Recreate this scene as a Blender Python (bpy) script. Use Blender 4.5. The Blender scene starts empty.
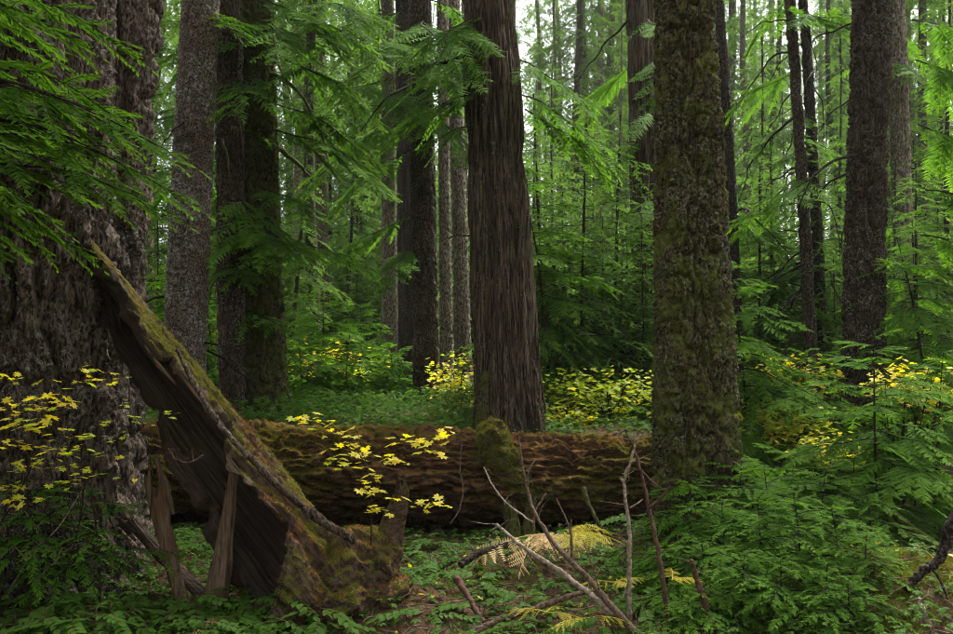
import bpy, math, random
import numpy as np
from mathutils import Matrix, Vector, Euler

SC = bpy.context.scene
COL = SC.collection
R = math.radians
PI = math.pi
rs = np.random.RandomState(11)
random.seed(11)

# ------------------------------------------------------------------ camera, sky, sun, exposure
CAMH = 1.67
FPX, CX, HY = 794.0, 476.5, 345.0          # focal length, centre column and horizon row of the 953 px wide photograph
cam = bpy.data.cameras.new('camera'); camo = bpy.data.objects.new('camera', cam); COL.objects.link(camo)
cam.sensor_width = 36.0; cam.lens = 36.0*FPX/953.0; cam.shift_y = 28.0/953.0
cam.clip_start = 0.05; cam.clip_end = 2000
camo.location = (0, 0, CAMH); camo.rotation_euler = (R(90), 0, 0)
SC.camera = camo

SUN_EL, SUN_AZ = R(58), R(35)               # high, behind the wood and to the right
w = bpy.data.worlds.new('World'); SC.world = w; w.use_nodes = True
nt = w.node_tree; nt.nodes.clear()
sky = nt.nodes.new('ShaderNodeTexSky'); sky.sky_type = 'NISHITA'; sky.sun_disc = False
sky.sun_elevation = SUN_EL; sky.sun_rotation = SUN_AZ
sky.air_density = 1.0; sky.dust_density = 6.0; sky.ozone_density = 1.0
bg = nt.nodes.new('ShaderNodeBackground'); bg.inputs['Strength'].default_value = 0.09
out = nt.nodes.new('ShaderNodeOutputWorld')
hs_ = nt.nodes.new('ShaderNodeHueSaturation'); hs_.inputs['Saturation'].default_value = .30
nt.links.new(sky.outputs[0], hs_.inputs['Color']); nt.links.new(hs_.outputs[0], bg.inputs[0]); nt.links.new(bg.outputs[0], out.inputs[0])
sl = bpy.data.lights.new('sun', 'SUN'); slo = bpy.data.objects.new('sun', sl); COL.objects.link(slo)
sl.energy = 1.5; sl.angle = R(14); sl.color = (1.0, 0.96, 0.88)
sd = Vector((math.sin(SUN_AZ)*math.cos(SUN_EL), math.cos(SUN_AZ)*math.cos(SUN_EL), math.sin(SUN_EL)))
slo.rotation_euler = sd.to_track_quat('Z', 'Y').to_euler()
slo.location = (0, 0, 40)
vs = SC.view_settings
vs.view_transform = 'Standard'; vs.look = 'None'; vs.gamma = 1.0; vs.use_curve_mapping = False
vs.exposure = 2.65
SC.render.engine = 'CYCLES'
cy = SC.cycles
cy.max_bounces = 6; cy.diffuse_bounces = 4; cy.glossy_bounces = 1; cy.transmission_bounces = 4
cy.transparent_max_bounces = 4; cy.volume_bounces = 0
cy.use_denoising = True; cy.filter_width = 1.0
cy.caustics_reflective = False; cy.caustics_refractive = False

# ------------------------------------------------------------------ helpers
def px2w(px, py, Y):
    return np.array([(px-CX)/FPX*Y, Y, CAMH-(py-HY)/FPX*Y])

def sstep(a, b, x):
    t = np.clip((x-a)/(b-a), 0, 1); return t*t*(3-2*t)

def _h(i, j, k):
    i = i.astype(np.uint64); j = j.astype(np.uint64); k = k.astype(np.uint64)
    M = np.uint64(0xffffffff)
    h = (i*np.uint64(374761393) + j*np.uint64(668265263) + k*np.uint64(2147483647 ^ 0x5bd1e995)) & M
    h = ((h ^ (h >> np.uint64(13)))*np.uint64(1274126177)) & M
    h = ((h ^ (h >> np.uint64(15)))*np.uint64(2246822519)) & M
    h = h ^ (h >> np.uint64(16))
    return h.astype(np.float64)/4294967295.0

def noise(x, y, z):                         # value noise, -1..1
    x = np.asarray(x, float)+1000.0; y = np.asarray(y, float)+1000.0; z = np.asarray(z, float)+1000.0
    x, y, z = np.broadcast_arrays(x, y, z)
    i, j, k = np.floor(x), np.floor(y), np.floor(z)
    u, v, t = x-i, y-j, z-k
    u = u*u*u*(u*(u*6-15)+10); v = v*v*v*(v*(v*6-15)+10); t = t*t*t*(t*(t*6-15)+10)
    i = i.astype(np.int64); j = j.astype(np.int64); k = k.astype(np.int64)
    def L(a, b, f): return a+(b-a)*f
    r = L(L(L(_h(i, j, k), _h(i+1, j, k), u), L(_h(i, j+1, k), _h(i+1, j+1, k), u), v),
          L(L(_h(i, j, k+1), _h(i+1, j, k+1), u), L(_h(i, j+1, k+1), _h(i+1, j+1, k+1), u), v), t)
    return r*2-1

def fbm(x, y, z, o=3):
    s = 0; a = 1.0; f = 1.0; n = 0
    for q in range(o):
        s = s+a*noise(x*f+q*17.3, y*f+q*5.1, z*f+q*9.7); n += a; a *= .5; f *= 2.03
    return s/n

def mesh_np(name, V, F, mats=(), midx=None, smooth=True, attrs=None):
    V = np.asarray(V, np.float32); F = np.asarray(F, np.int32)
    me = bpy.data.meshes.new(name)
    me.vertices.add(len(V)); me.vertices.foreach_set('co', V.ravel())
    n = F.shape[1]
    me.loops.add(F.size); me.loops.foreach_set('vertex_index', F.ravel())
    me.polygons.add(len(F)); me.polygons.foreach_set('loop_start', np.arange(0, F.size, n, dtype=np.int32))
    try: me.polygons.foreach_set('loop_total', np.full(len(F), n, np.int32))
    except Exception: pass
    for m in mats: me.materials.append(m)
    if midx is not None: me.polygons.foreach_set('material_index', np.asarray(midx, np.int32))
    me.polygons.foreach_set('use_smooth', np.full(len(F), bool(smooth)))
    if attrs:
        for k, a in attrs.items():
            at = me.attributes.new(k, 'FLOAT', 'POINT'); at.data.foreach_set('value', np.asarray(a, np.float32))
    me.update(calc_edges=True)
    return me

def link(name, me, parent=None, loc=(0, 0, 0), rot=(0, 0, 0), scale=(1, 1, 1)):
    o = bpy.data.objects.new(name, me); COL.objects.link(o)
    o.location = loc; o.rotation_euler = rot; o.scale = scale
    if parent is not None: o.parent = parent
    return o

def tag(o, label=None, cat=None, group=None, kind=None):
    if label: o['label'] = label
    if cat: o['category'] = cat
    if group: o['group'] = group
    if kind: o['kind'] = kind
    return o

def thing(name, label, cat, loc, group=None, rz=0):
    o = bpy.data.objects.new(name, None); COL.objects.link(o)
    o.empty_display_size = .1
    o.location = loc; o.rotation_euler = (0, 0, rz)
    return tag(o, label, cat, group)

def quad2tri(F):
    F = np.asarray(F); return np.concatenate([F[:, [0, 1, 2]], F[:, [0, 2, 3]]])

def grid_faces(nr, nc, wrap=True):
    a = np.arange(nr-1)[:, None]*nc; c = np.arange(nc if wrap else nc-1)[None, :]
    c2 = (c+1) % nc
    return np.stack([a+c, a+c2, a+nc+c2, a+nc+c], -1).reshape(-1, 4)

def tube(P, rad, n=6):                      # tube along points
    P = np.asarray(P, float); rad = np.asarray(rad, float)*np.ones(len(P))
    T = np.gradient(P, axis=0); T /= np.linalg.norm(T, axis=1, keepdims=True)+1e-9
    ref = np.array([0, 0, 1.0]) if abs(T[:, 2]).mean() < .8 else np.array([1.0, 0, 0])
    U = np.cross(T, ref); U /= np.linalg.norm(U, axis=1, keepdims=True)+1e-9
    W = np.cross(T, U)
    th = np.arange(n)*2*PI/n
    V = P[:, None, :]+rad[:, None, None]*(np.cos(th)[None, :, None]*U[:, None, :]+np.sin(th)[None, :, None]*W[:, None, :])
    return V.reshape(-1, 3), grid_faces(len(P), n)

class Acc:                                   # collects triangles
    def __init__(s): s.V = []; s.F = []; s.M = []; s.A = []; s.n = 0
    def add(s, V, F, m=0, a=0.0):
        V = np.asarray(V, float); F = np.asarray(F)
        if F.shape[1] == 4: F = quad2tri(F)
        s.V.append(V); s.F.append(F+s.n); s.M.append(np.full(len(F), m)); s.A.append(np.ones(len(V))*a); s.n += len(V)
    def arrays(s): return np.concatenate(s.V), np.concatenate(s.F), np.concatenate(s.M), np.concatenate(s.A)
    def mesh(s, name, mats, smooth=True):
        V, F, M, A = s.arrays(); return mesh_np(name, V, F, mats, M, smooth, {'tip': A})

def inst(V, F, X):                           # template copied by N 4x4 matrices
    V = np.asarray(V, float); F = np.asarray(F); X = np.asarray(X)
    W = np.einsum('nij,vj->nvi', X[:, :3, :3], V)+X[:, None, :3, 3]
    G = F[None]+(np.arange(len(X))*len(V))[:, None, None]
    return W.reshape(-1, 3), G.reshape(-1, F.shape[1])

def mats4(pos, yaw, pitch=0, roll=0, sc=1):
    pos = np.asarray(pos, float); n = len(pos)
    yaw = np.ones(n)*yaw; pitch = np.ones(n)*pitch; roll = np.ones(n)*roll; sc = np.ones(n)*sc
    cz, sz = np.cos(yaw), np.sin(yaw); cp, sp = np.cos(pitch), np.sin(pitch); cr, sr = np.cos(roll), np.sin(roll)
    X = np.zeros((n, 4, 4)); X[:, 3, 3] = 1
    X[:, 0, 0] = cz*cp; X[:, 0, 1] = cz*sp*sr-sz*cr; X[:, 0, 2] = cz*sp*cr+sz*sr
    X[:, 1, 0] = sz*cp; X[:, 1, 1] = sz*sp*sr+cz*cr; X[:, 1, 2] = sz*sp*cr-cz*sr
    X[:, 2, 0] = -sp;   X[:, 2, 1] = cp*sr;          X[:, 2, 2] = cp*cr
    X[:, :3, :3] *= sc[:, None, None]; X[:, :3, 3] = pos
    return X

# ------------------------------------------------------------------ materials
def new_mat(name):
    m = bpy.data.materials.new(name); m.use_nodes = True
    t = m.node_tree; t.nodes.clear()
    o = t.nodes.new('ShaderNodeOutputMaterial')
    return m, t, o
def N(t, typ, **kw):
    n = t.nodes.new(typ)
    for k, v in kw.items():
        if hasattr(n, k): setattr(n, k, v)
    return n
def noise_n(t, vec, scale, detail=3, rough=.55, dist=0):
    n = t.nodes.new('ShaderNodeTexNoise'); n.inputs['Scale'].default_value = scale
    n.inputs['Detail'].default_value = detail; n.inputs['Roughness'].default_value = rough; n.inputs['Distortion'].default_value = dist
    t.links.new(vec, n.inputs['Vector']); return n.outputs['Fac']
def mapr(t, v, a, b, c=0.0, d=1.0):
    n = t.nodes.new('ShaderNodeMapRange'); n.interpolation_type = 'SMOOTHSTEP'
    t.links.new(v, n.inputs[0])
    for i, q in zip((1, 2, 3, 4), (a, b, c, d)): n.inputs[i].default_value = q
    return n.outputs[0]
def mixc(t, f, a, b):
    n = t.nodes.new('ShaderNodeMix'); n.data_type = 'RGBA'
    if isinstance(f, (int, float)): n.inputs[0].default_value = f
    else: t.links.new(f, n.inputs[0])
    for i, q in ((6, a), (7, b)):
        if isinstance(q, tuple): n.inputs[i].default_value = (*q, 1)
        else: t.links.new(q, n.inputs[i])
    return n.outputs[2]
def math_n(t, op, a, b):
    n = t.nodes.new('ShaderNodeMath'); n.operation = op
    for i, q in ((0, a), (1, b)):
        if isinstance(q, (int, float)): n.inputs[i].default_value = q
        else: t.links.new(q, n.inputs[i])
    return n.outputs[0]
def objvec(t, sc=(1, 1, 1)):
    c = t.nodes.new('ShaderNodeTexCoord'); m = t.nodes.new('ShaderNodeMapping')
    m.inputs['Scale'].default_value = sc; t.links.new(c.outputs['Object'], m.inputs['Vector']); return m.outputs[0]
def attr(t, name):
    n = t.nodes.new('ShaderNodeAttribute'); n.attribute_name = name; return n.outputs['Fac']
def finish(t, o, col, rough=.85, bump=None, bstr=.5, bdist=.01, spec=.25):
    b = t.nodes.new('ShaderNodeBsdfPrincipled'); b.inputs['Roughness'].default_value = rough
    b.inputs['Specular IOR Level'].default_value = spec
    if isinstance(col, tuple): b.inputs['Base Color'].default_value = (*col, 1)
    else: t.links.new(col, b.inputs['Base Color'])
    if bump is not None:
        bn = t.nodes.new('ShaderNodeBump'); bn.inputs['Strength'].default_value = bstr; bn.inputs['Distance'].default_value = bdist
        t.links.new(bump, bn.inputs['Height']); t.links.new(bn.outputs[0], b.inputs['Normal'])
    t.links.new(b.outputs[0], o.inputs['Surface']); return b

BARK = .27
def bark_mat(name, c1, c2, inner, moss=None, moss_amt=0.0, lichen=None, lichen_amt=0.0, zs=.25, fine=60, spec=.2):
    m, t, o = new_mat(name)
    wm = (1.16, 1.0, .80)
    c1 = tuple(q*BARK*.36*k_ for q, k_ in zip(c1, wm)); c2 = tuple(q*BARK*1.9*k_ for q, k_ in zip(c2, wm)); inner = tuple(q*BARK*k_ for q, k_ in zip(inner, wm))
    if lichen: lichen = tuple(q*.75 for q in lichen)
    v = objvec(t, (1, 1, zs)); vi = objvec(t)
    n1 = noise_n(t, v, 14, 4, .6); n2 = noise_n(t, v, fine, 3, .65); n3 = noise_n(t, vi, 3.2, 3)
    col = mixc(t, mapr(t, n2, .36, .66), c1, c2)
    col = mixc(t, math_n(t, 'MULTIPLY', mapr(t, n1, .45, .7), .6), col, inner)
    nb_ = noise_n(t, vi, 1.1, 3); col = mixc(t, math_n(t, 'MULTIPLY', mapr(t, nb_, .5, .68), .55), col, c1)
    h = attr(t, 'h')
    if lichen:
        n4 = noise_n(t, vi, 38, 3, .7)
        f = math_n(t, 'MULTIPLY', mapr(t, n4, .60-lichen_amt*.14, .66-lichen_amt*.14), mapr(t, noise_n(t, vi, 2.3, 2), .35, .6))
        f = math_n(t, 'MULTIPLY', f, mapr(t, h, .15, .6))
        col = mixc(t, math_n(t, 'MULTIPLY', f, .85), col, lichen)
    if moss:
        n5 = noise_n(t, vi, 30, 5, .7)
        f = math_n(t, 'ADD', math_n(t, 'MULTIPLY', n3, .4), math_n(t, 'MULTIPLY', n5, .6))
        f = mapr(t, f, .64-moss_amt*.26, .70-moss_amt*.26)
        col = mixc(t, math_n(t, 'MULTIPLY', f, .85), col, moss)
    b = finish(t, o, col, .9, n2, 1.0, .02, spec)
    return m

def foliage_mat(name, cols, trans=.4, rough=.55, spec=.25, vscale=2.2, tipcol=None):
    m, t, o = new_mat(name)
    oi = t.nodes.new('ShaderNodeObjectInfo')
    g = t.nodes.new('ShaderNodeNewGeometry')
    c = t.nodes.new('ShaderNodeTexCoord')
    n = noise_n(t, c.outputs['Object'], vscale, 2)
    col = mixc(t, mapr(t, n, .35, .65), cols[0], cols[1])
    col = mixc(t, math_n(t, 'MULTIPLY', oi.outputs['Random'], .6), col, cols[2])
    col = mixc(t, math_n(t, 'MULTIPLY', mapr(t, g.outputs['Random Per Island'], .0, 1.0), .35), col, cols[1])
    if tipcol: col = mixc(t, math_n(t, 'MULTIPLY', attr(t, 'tip'), .75), col, tipcol)
    p = t.nodes.new('ShaderNodeBsdfPrincipled'); p.inputs['Roughness'].default_value = rough
    p.inputs['Specular IOR Level'].default_value = spec; t.links.new(col, p.inputs['Base Color'])
    tr = t.nodes.new('ShaderNodeBsdfTranslucent')
    hs = t.nodes.new('ShaderNodeHueSaturation'); hs.inputs['Value'].default_value = 1.5; hs.inputs['Saturation'].default_value = 1.05
    t.links.new(col, hs.inputs['Color']); t.links.new(hs.outputs[0], tr.inputs['Color'])
    mx = t.nodes.new('ShaderNodeMixShader'); mx.inputs[0].default_value = trans
    t.links.new(p.outputs[0], mx.inputs[1]); t.links.new(tr.outputs[0], mx.inputs[2]); t.links.new(mx.outputs[0], o.inputs['Surface'])
    return m

MOSS = (.085, .10, .012); MOSSD = (.045, .06, .012)
M = {}
M['fir'] = bark_mat('bark_fir', (.10, .08, .07), (.25, .215, .19), (.13, .075, .05), None, 0, (.30, .31, .27), .25, .3, 45)
M['hem'] = bark_mat('bark_lichen', (.085, .066, .045), (.18, .14, .10), (.12, .06, .035), (.10, .115, .016), .58, (.26, .28, .18), .55, .4, 60)
M['cedar'] = bark_mat('bark_cedar', (.10, .072, .055), (.235, .19, .155), (.13, .06, .038), (.07, .085, .02), .22, (.25, .25, .2), .0, .06, 55)
M['grey'] = bark_mat('bark_grey', (.16, .13, .11), (.38, .33, .29), (.16, .11, .08), None, 0, (.36, .38, .36), .6, .7, 70)
M['mossy'] = bark_mat('bark_mossy', (.075, .055, .04), (.14, .115, .08), (.09, .055, .03), (.075, .085, .015), .72, (.2, .22, .15), .2, .3, 50)
M['brown'] = bark_mat('bark_brown', (.085, .06, .048), (.18, .14, .115), (.12, .065, .04), (.07, .08, .02), .12, (.26, .26, .22), .35, .35, 60)
M['pale'] = bark_mat('bark_pale', (.22, .18, .16), (.46, .41, .37), (.22, .15, .12), None, 0, (.36, .37, .33), .4, .4, 40)
M['dark'] = bark_mat('bark_dark', (.055, .042, .036), (.11, .09, .075), (.08, .05, .035), (.06, .07, .02), .15, (.2, .2, .17), .2, .4, 60)
M['twig'] = bark_mat('twig_bark', (.035, .026, .02), (.07, .055, .042), (.05, .03, .02), (.06, .07, .015), .2, None, 0, .5, 60)
M['needle'] = foliage_mat('hemlock_needles', ((.040, .115, .010), (.070, .165, .013), (.030, .088, .010)), .48, .75, .05, tipcol=(.15, .27, .022))
M['needle_far'] = foliage_mat('far_needles', ((.046, .10, .017), (.072, .135, .021), (.036, .08, .016)), .48, .8, .05, .8, tipcol=(.13, .22, .03))

# ------------------------------------------------------------------ terrain
def zg(x, y):
    x = np.asarray(x, float); y = np.asarray(y, float)
    z = (.72-.45*sstep(1.7, 2.7, x)*sstep(16, 11, y))*sstep(7.7, 8.7, y)+.018*np.maximum(0, y-9)+.09*np.maximum(0, y-26)
    z = z+.05*fbm(x*.9, y*.9, 3.3, 3)*1.3+.03*fbm(x*3.1, y*3.1, 7.7, 2)
    z = z+.33*np.exp(-((x-2.75)**2/.7+(y-4.9)**2/.8))           # mossy mound on the right
    z = z+.14*np.exp(-((x-1.55)**2/.5+(y-6.5)**2/.5))           # swell round the lichen trunk
    z = z+.10*np.exp(-((x+2.7)**2/.6+(y-5.6)**2/.6))
    z = z+.16*np.exp(-((x+.55)**2/.12+(y-4.95)**2/.12))         # root mound of the leaning log
    z = z+.12*np.exp(-((x-.3)**2/.25+(y-5.9)**2/.2))
    z = z-.10*np.exp(-((y-7.25)**2/.10))*sstep(2.4, 1.6, x)
    return z
def gz(x, y): return float(zg(x, y))

def floor_mat():
    m, t, o = new_mat('forest_floor')
    v = objvec(t)
    n1 = noise_n(t, v, 1.7, 4, .6); n2 = noise_n(t, v, 22, 4, .7); n3 = noise_n(t, v, 70, 3, .7); n4 = noise_n(t, v, 7, 3, .6)
    col = mixc(t, mapr(t, n3, .3, .7), (.05, .032, .02), (.13, .08, .045))
    col = mixc(t, math_n(t, 'MULTIPLY', mapr(t, n2, .5, .7), .7), col, (.16, .075, .03))
    col = mixc(t, math_n(t, 'MULTIPLY', mapr(t, math_n(t, 'ADD', math_n(t, 'MULTIPLY', n1, .6), math_n(t, 'MULTIPLY', n4, .4)), .46, .58), .85), col, (.065, .085, .012))
    finish(t, o, col, .95, math_n(t, 'ADD', n2, n3), .9, .03, .15); return m
M['floor'] = floor_mat()

def axis(a, b, fine0, fine1, df, dc):
    L = list(np.arange(fine0, fine1, df)); s = df; q = fine0
    lo = []
    while q > a: s = min(s*1.35, dc); q -= s; lo.append(q)
    s = df; q = fine1; hi = []
    while q < b: hi.append(q); s = min(s*1.35, dc); q += s
    return np.array(lo[::-1]+L+hi+[b])
gx = axis(-260, 260, -4.6, 4.8, .035, 14); gy = axis(-60, 420, 3.9, 8.8, .035, 14)
GX, GY = np.meshgrid(gx, gy)
GZ = zg(GX, GY)+.012*fbm(GX*14, GY*14, 1.1, 2)
GV = np.stack([GX, GY, GZ], -1).reshape(-1, 3)
fl = link('forest_floor', mesh_np('forest_floor', GV, grid_faces(len(gy), len(gx), False), [M['floor']]))
tag(fl, 'brown needle litter and moss covering the forest floor', 'ground', kind='structure')

# ------------------------------------------------------------------ trunks
def bark_disp(kind, th, z, r, seed):
    x = np.cos(th)*r+seed*3.7; y = np.sin(th)*r+seed*1.9
    if kind == 'fir':
        wx = .05*noise(x*7, y*7, z*2.2); wz = .08*noise(x*5+9, y*5, z*4)
        n = fbm((x+wx)*8.5, (y+wx)*8.5, (z+wz)*2.6, 2)
        p = sstep(.02, .36, np.abs(n))
        f = 1-2.6*np.abs(fbm(x*26, y*26, z*11, 2)); g = 1-2.2*np.abs(noise(x*58, y*58, z*30)); k = noise(x*110, y*110, z*70)
        return .10*(p-.75)+.024*f*(.35+.65*p)+.013*g+.007*k, np.clip(p*.7+.25*f+.15, 0, 1)
    if kind == 'hem':
        wx = .03*noise(x*9, y*9, z*4)
        n = fbm((x+wx)*14, (y+wx)*14, z*5.5, 2); p = sstep(0, .32, np.abs(n))
        f = 1-2.4*np.abs(fbm(x*38, y*38, z*22, 2)); k = noise(x*95, y*95, z*70)
        return .044*(p-.7)+.017*f+.009*k, np.clip(p*.75+.3*f+.1, 0, 1)
    if kind == 'cedar':
        n = fbm(x*9, y*9, z*.55, 2); p = sstep(0, .35, np.abs(n))
        n2 = noise(x*30+.15*noise(x*4, y*4, z*3), y*30, z*1.5); p2 = sstep(0, .4, np.abs(n2))
        f = noise(x*60, y*60, z*7)
        return .065*(p-.7)+.028*(p2-.7)+.008*f, np.clip(.5*p+.4*p2+.1*f, 0, 1)
    n = fbm(x*22, y*22, z*12, 2); f = noise(x*55, y*55, z*38)
    p = sstep(-.1, .4, np.abs(n)*1.6-.1)
    return .022*(p-.5)+.008*f, np.clip(p*.8+.3*f, 0, 1)

def trunk_arrays(pts, base_z, top_z, fine_top, nseg, dz, kind, seed, flare=.35, flare_h=.35, lobes=5, amp=1.0):
    """pts: (x, z, r) samples of the centre line, in the thing's own frame (base at z 0)."""
    pts = np.array(sorted(pts, key=lambda q: q[1]), float)
    deg = min(2, len(pts)-1)
    px_ = np.polyfit(pts[:, 1], pts[:, 0], deg)
    zf = np.arange(base_z, fine_top, dz); zc = np.linspace(fine_top, top_z, 14)
    z = np.concatenate([zf, zc])
    zz = np.clip(z, pts[0, 1], pts[-1, 1])
    sl_ = np.polyval(np.polyder(px_), pts[-1, 1]) if deg else 0
    sl0 = np.polyval(np.polyder(px_), pts[0, 1]) if deg else 0
    xc = np.polyval(px_, zz)+np.where(z > pts[-1, 1], (z-pts[-1, 1])*sl_, 0)+np.where(z < pts[0, 1], (z-pts[0, 1])*sl0, 0)
    r = np.interp(z, pts[:, 1], pts[:, 2]); top_r = pts[-1, 2]
    r = np.where(z > pts[-1, 1], top_r*np.maximum(.12, 1-(z-pts[-1, 1])/(top_z-pts[-1, 1]+.01)*.85), r)
    nseg = int(nseg*.68); nf = int(nseg*.74)                  # finer on the side toward the path
    th = np.concatenate([PI*.97+np.arange(nf)/nf*PI*1.06, PI*.03+np.arange(nseg-nf)/(nseg-nf)*PI*.94])
    TH, Z = np.meshgrid(th, z); RR = np.repeat(r[:, None], nseg, 1)
    lob = 1+.5*np.cos(lobes*TH+seed*1.3+.6*np.sin(TH*2+seed))
    RR = RR*(1+flare*np.exp(-np.maximum(Z, 0)/flare_h)*lob)+.035*RR*np.cos(2*TH+seed+Z*.4)
    D, H = bark_disp(kind, TH, Z, RR, seed)
    RR = RR+D*amp
    V = np.stack([xc[:, None]+np.cos(TH)*RR, np.sin(TH)*RR, Z], -1).reshape(-1, 3)
    return V, grid_faces(len(z), nseg), H.ravel()

def cl(px, py, Y): p = px2w(px, py, Y); return p[0], p[2]

def px_tree(name, label, cat, samples, Y, mat, kind, nseg, dz, seed, top=16, base_py=None, flare=.35, flare_h=.35, group=None, amp=1.0, lobes=5):
    """samples: (left px, right px, row) of the trunk's edges; the base goes down to the ground."""
    pts = []
    for a, b, py in samples:
        x, z = cl((a+b)/2, py, Y); pts.append((x, z, (b-a)/2/FPX*Y))
    pts.sort(key=lambda q: q[1])
    z0 = pts[0][1]; sl_ = (pts[1][0]-pts[0][0])/(pts[1][1]-pts[0][1]) if len(pts) > 1 else 0
    bx = pts[0][0]; bz = gz(bx, Y); bx = bx+(bz-z0)*sl_*.7
    t = thing(name, label, cat, (bx, Y, bz), group)
    lp = [(x-bx, z-bz, r) for x, z, r in pts]
    if lp[0][1] > .3: lp.insert(0, (0, 0, lp[0][2]*1.05))
    ft = max(CAMH+(HY+25)/FPX*Y-bz, 1)
    V, F, H = trunk_arrays(lp, -.25, top, min(ft, top-.5), nseg, dz, kind, seed, flare, flare_h, lobes, amp)
    link('trunk', mesh_np('trunk', V, F, [mat], attrs={'h': H}), t)
    return t, lp

def lx(lp, z):
    zs = [p[1] for p in lp]; xs = [p[0] for p in lp]; r = [p[2] for p in lp]
    s = (xs[-1]-xs[0])/max(zs[-1]-zs[0], .1)
    if z > zs[-1]: return xs[-1]+(z-zs[-1])*s, r[-1]
    return float(np.interp(z, zs, xs)), float(np.interp(z, zs, r))

# ------------------------------------------------------------------ hemlock boughs
def needles(S, E, UP, spacing, nl, nw, ang=62, tips=None, rng=rs):
    d = E-S; m = np.linalg.norm(d, axis=1); cnt = np.maximum(2, (m/spacing).astype(int))
    idx = np.repeat(np.arange(len(S)), cnt)
    off = np.concatenate([np.arange(c)/c for c in cnt])
    n = len(idx)
    side = np.where(np.arange(n) % 2 == 0, 1.0, -1.0)
    dn = (d/m[:, None])[idx]; lat = np.cross(UP[idx], dn); lat /= np.linalg.norm(lat, axis=1, keepdims=True)+1e-9
    P = S[idx]+d[idx]*(off+rng.uniform(-.3, .3, n)/cnt[idx])[:, None]
    a = np.radians(ang+rng.uniform(-14, 14, n)); ll = nl*rng.uniform(.7, 1.15, n)*(1-.35*off)
    dirn = dn*np.cos(a)[:, None]+lat*(side*np.sin(a))[:, None]+UP[idx]*rng.uniform(-.08, .08, n)[:, None]
    tip = P+dirn*ll[:, None]
    wv = np.cross(UP[idx], dirn); wv = wv/(np.linalg.norm(wv, axis=1, keepdims=True)+1e-9)*(nw/2)
    V = np.stack([P-wv*.7, P+wv*.7, tip], 1)
    V2 = np.stack([P-wv*.7, P+wv*.7, P+dirn*ll[:, None]*.6+wv, tip, P+dirn*ll[:, None]*.6-wv], 1)
    ta = (tips[idx] if tips is not None else np.zeros(n))*.6+.4*off
    return V.reshape(-1, 3), np.arange(n*3).reshape(-1, 3), np.repeat(ta, 3)

def bough_arrays(seed, L, detail, droop=.22, wid=.40):
    r = np.random.RandomState(seed)
    sp = {'near': .036, 'mid': .044, 'low': .075}[detail]
    tsp = {'near': .0088, 'mid': .015, 'low': .040}[detail]
    acc = Acc()
    nb = int(L/sp); ss = np.clip(np.linspace(.06, .985, nb)+r.uniform(-.4, .4, nb)*.9/nb, .03, .99)
    lat1 = r.uniform(-.14, .14); lat2 = r.uniform(-.05, .05)
    def axp(s): return np.array([s*L*(1-.05*s), L*(lat1*s*s+lat2*math.sin(s*7)), L*(-droop*s**2.2+.05*s+.012*math.sin(s*11+seed))])
    A = np.array([axp(s) for s in np.linspace(0, 1, 12)])
    V, F = tube(A, np.linspace(.0075*L**.7, .0012, 12), 5); acc.add(V, F, 0)
    S = []; E = []; T = []
    z3 = np.array([0, 0, 1.0])
    for i, s in enumerate(ss):
        side = 1 if i % 2 == 0 else -1
        shp = min(1, (s/.2)**.8)*(1-s)**.62*1.25
        l = L*wid*shp*r.choice([.35, .6, .85, 1.0, 1.2])*r.uniform(.8, 1.15)+.035
        if r.rand() < .10: continue
        P = axp(s); ang = R(64-24*s+r.uniform(-15, 15))
        d = np.array([math.cos(ang), side*math.sin(ang), r.uniform(-.25, .12)-.1*s])
        k = max(4, int(l/.05)+2); tt = np.linspace(0, 1, k)
        bend = np.array([r.uniform(-.05, .35), r.uniform(-.18, .18), -.26+r.uniform(-.25, .2)])
        C = P+np.outer(tt*l, d)+np.outer(tt**1.7*l, bend)
        if detail != 'low':
            V, F = tube(C, np.linspace(.0026, .0008, k), 3); acc.add(V, F, 0)
        nt_ = max(3, int(l/tsp))
        for j in range(nt_):
            u = min(.99, (j+r.uniform(.2, .9))/nt_)
            s2 = 1 if j % 2 == 0 else -1
            q = np.array([np.interp(u, tt, C[:, c]) for c in range(3)])
            dd = np.array([np.interp(min(1, u+.08), tt, C[:, c]) for c in range(3)])-np.array([np.interp(max(0, u-.08), tt, C[:, c]) for c in range(3)])
            dd /= np.linalg.norm(dd)+1e-9
            m = (.46*l*min(1, u*5)*(1-u)**.75+.026)*r.uniform(.45, 1.15); m = min(m, .15) if detail != 'near' else min(m*.75, .058)*r.uniform(.6, 1.1)
            la = np.cross(z3, dd); la /= np.linalg.norm(la)+1e-9; an = R(48+r.uniform(-10, 10))
            dv = dd*math.cos(an)+la*s2*math.sin(an)+np.array([0, 0, r.uniform(-.28, .06)])
            S.append(q); E.append(q+m*dv); T.append(min(1, .1+.9*(u*.7+.3*s)**2))
        for a_, b_ in zip(C[:-1], C[1:]): S.append(a_); E.append(b_); T.append(.25)
    S = np.array(S); E = np.array(E); T = np.array(T)
    UP = np.tile(z3, (len(S), 1))+r.uniform(-.2, .2, (len(S), 3)); UP /= np.linalg.norm(UP, axis=1, keepdims=True)
    if True:
        d = E-S; lat = np.cross(UP, d); mid = S+d*.42
        lat = lat/(np.linalg.norm(lat, axis=1, keepdims=True)+1e-9)*np.clip(np.linalg.norm(d, axis=1, keepdims=True)*(.24 if detail == 'near' else .34), *{'low': (.012, .026), 'mid': (.009, .015), 'near': (.0042, .0085)}[detail])
        V = np.stack([S, mid+lat, E+d*.12, mid-lat], 1).reshape(-1, 3)
        F = np.arange(len(S)*4).reshape(-1, 4); acc.add(V, F, 1, np.repeat(T, 4))
    return acc

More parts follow.
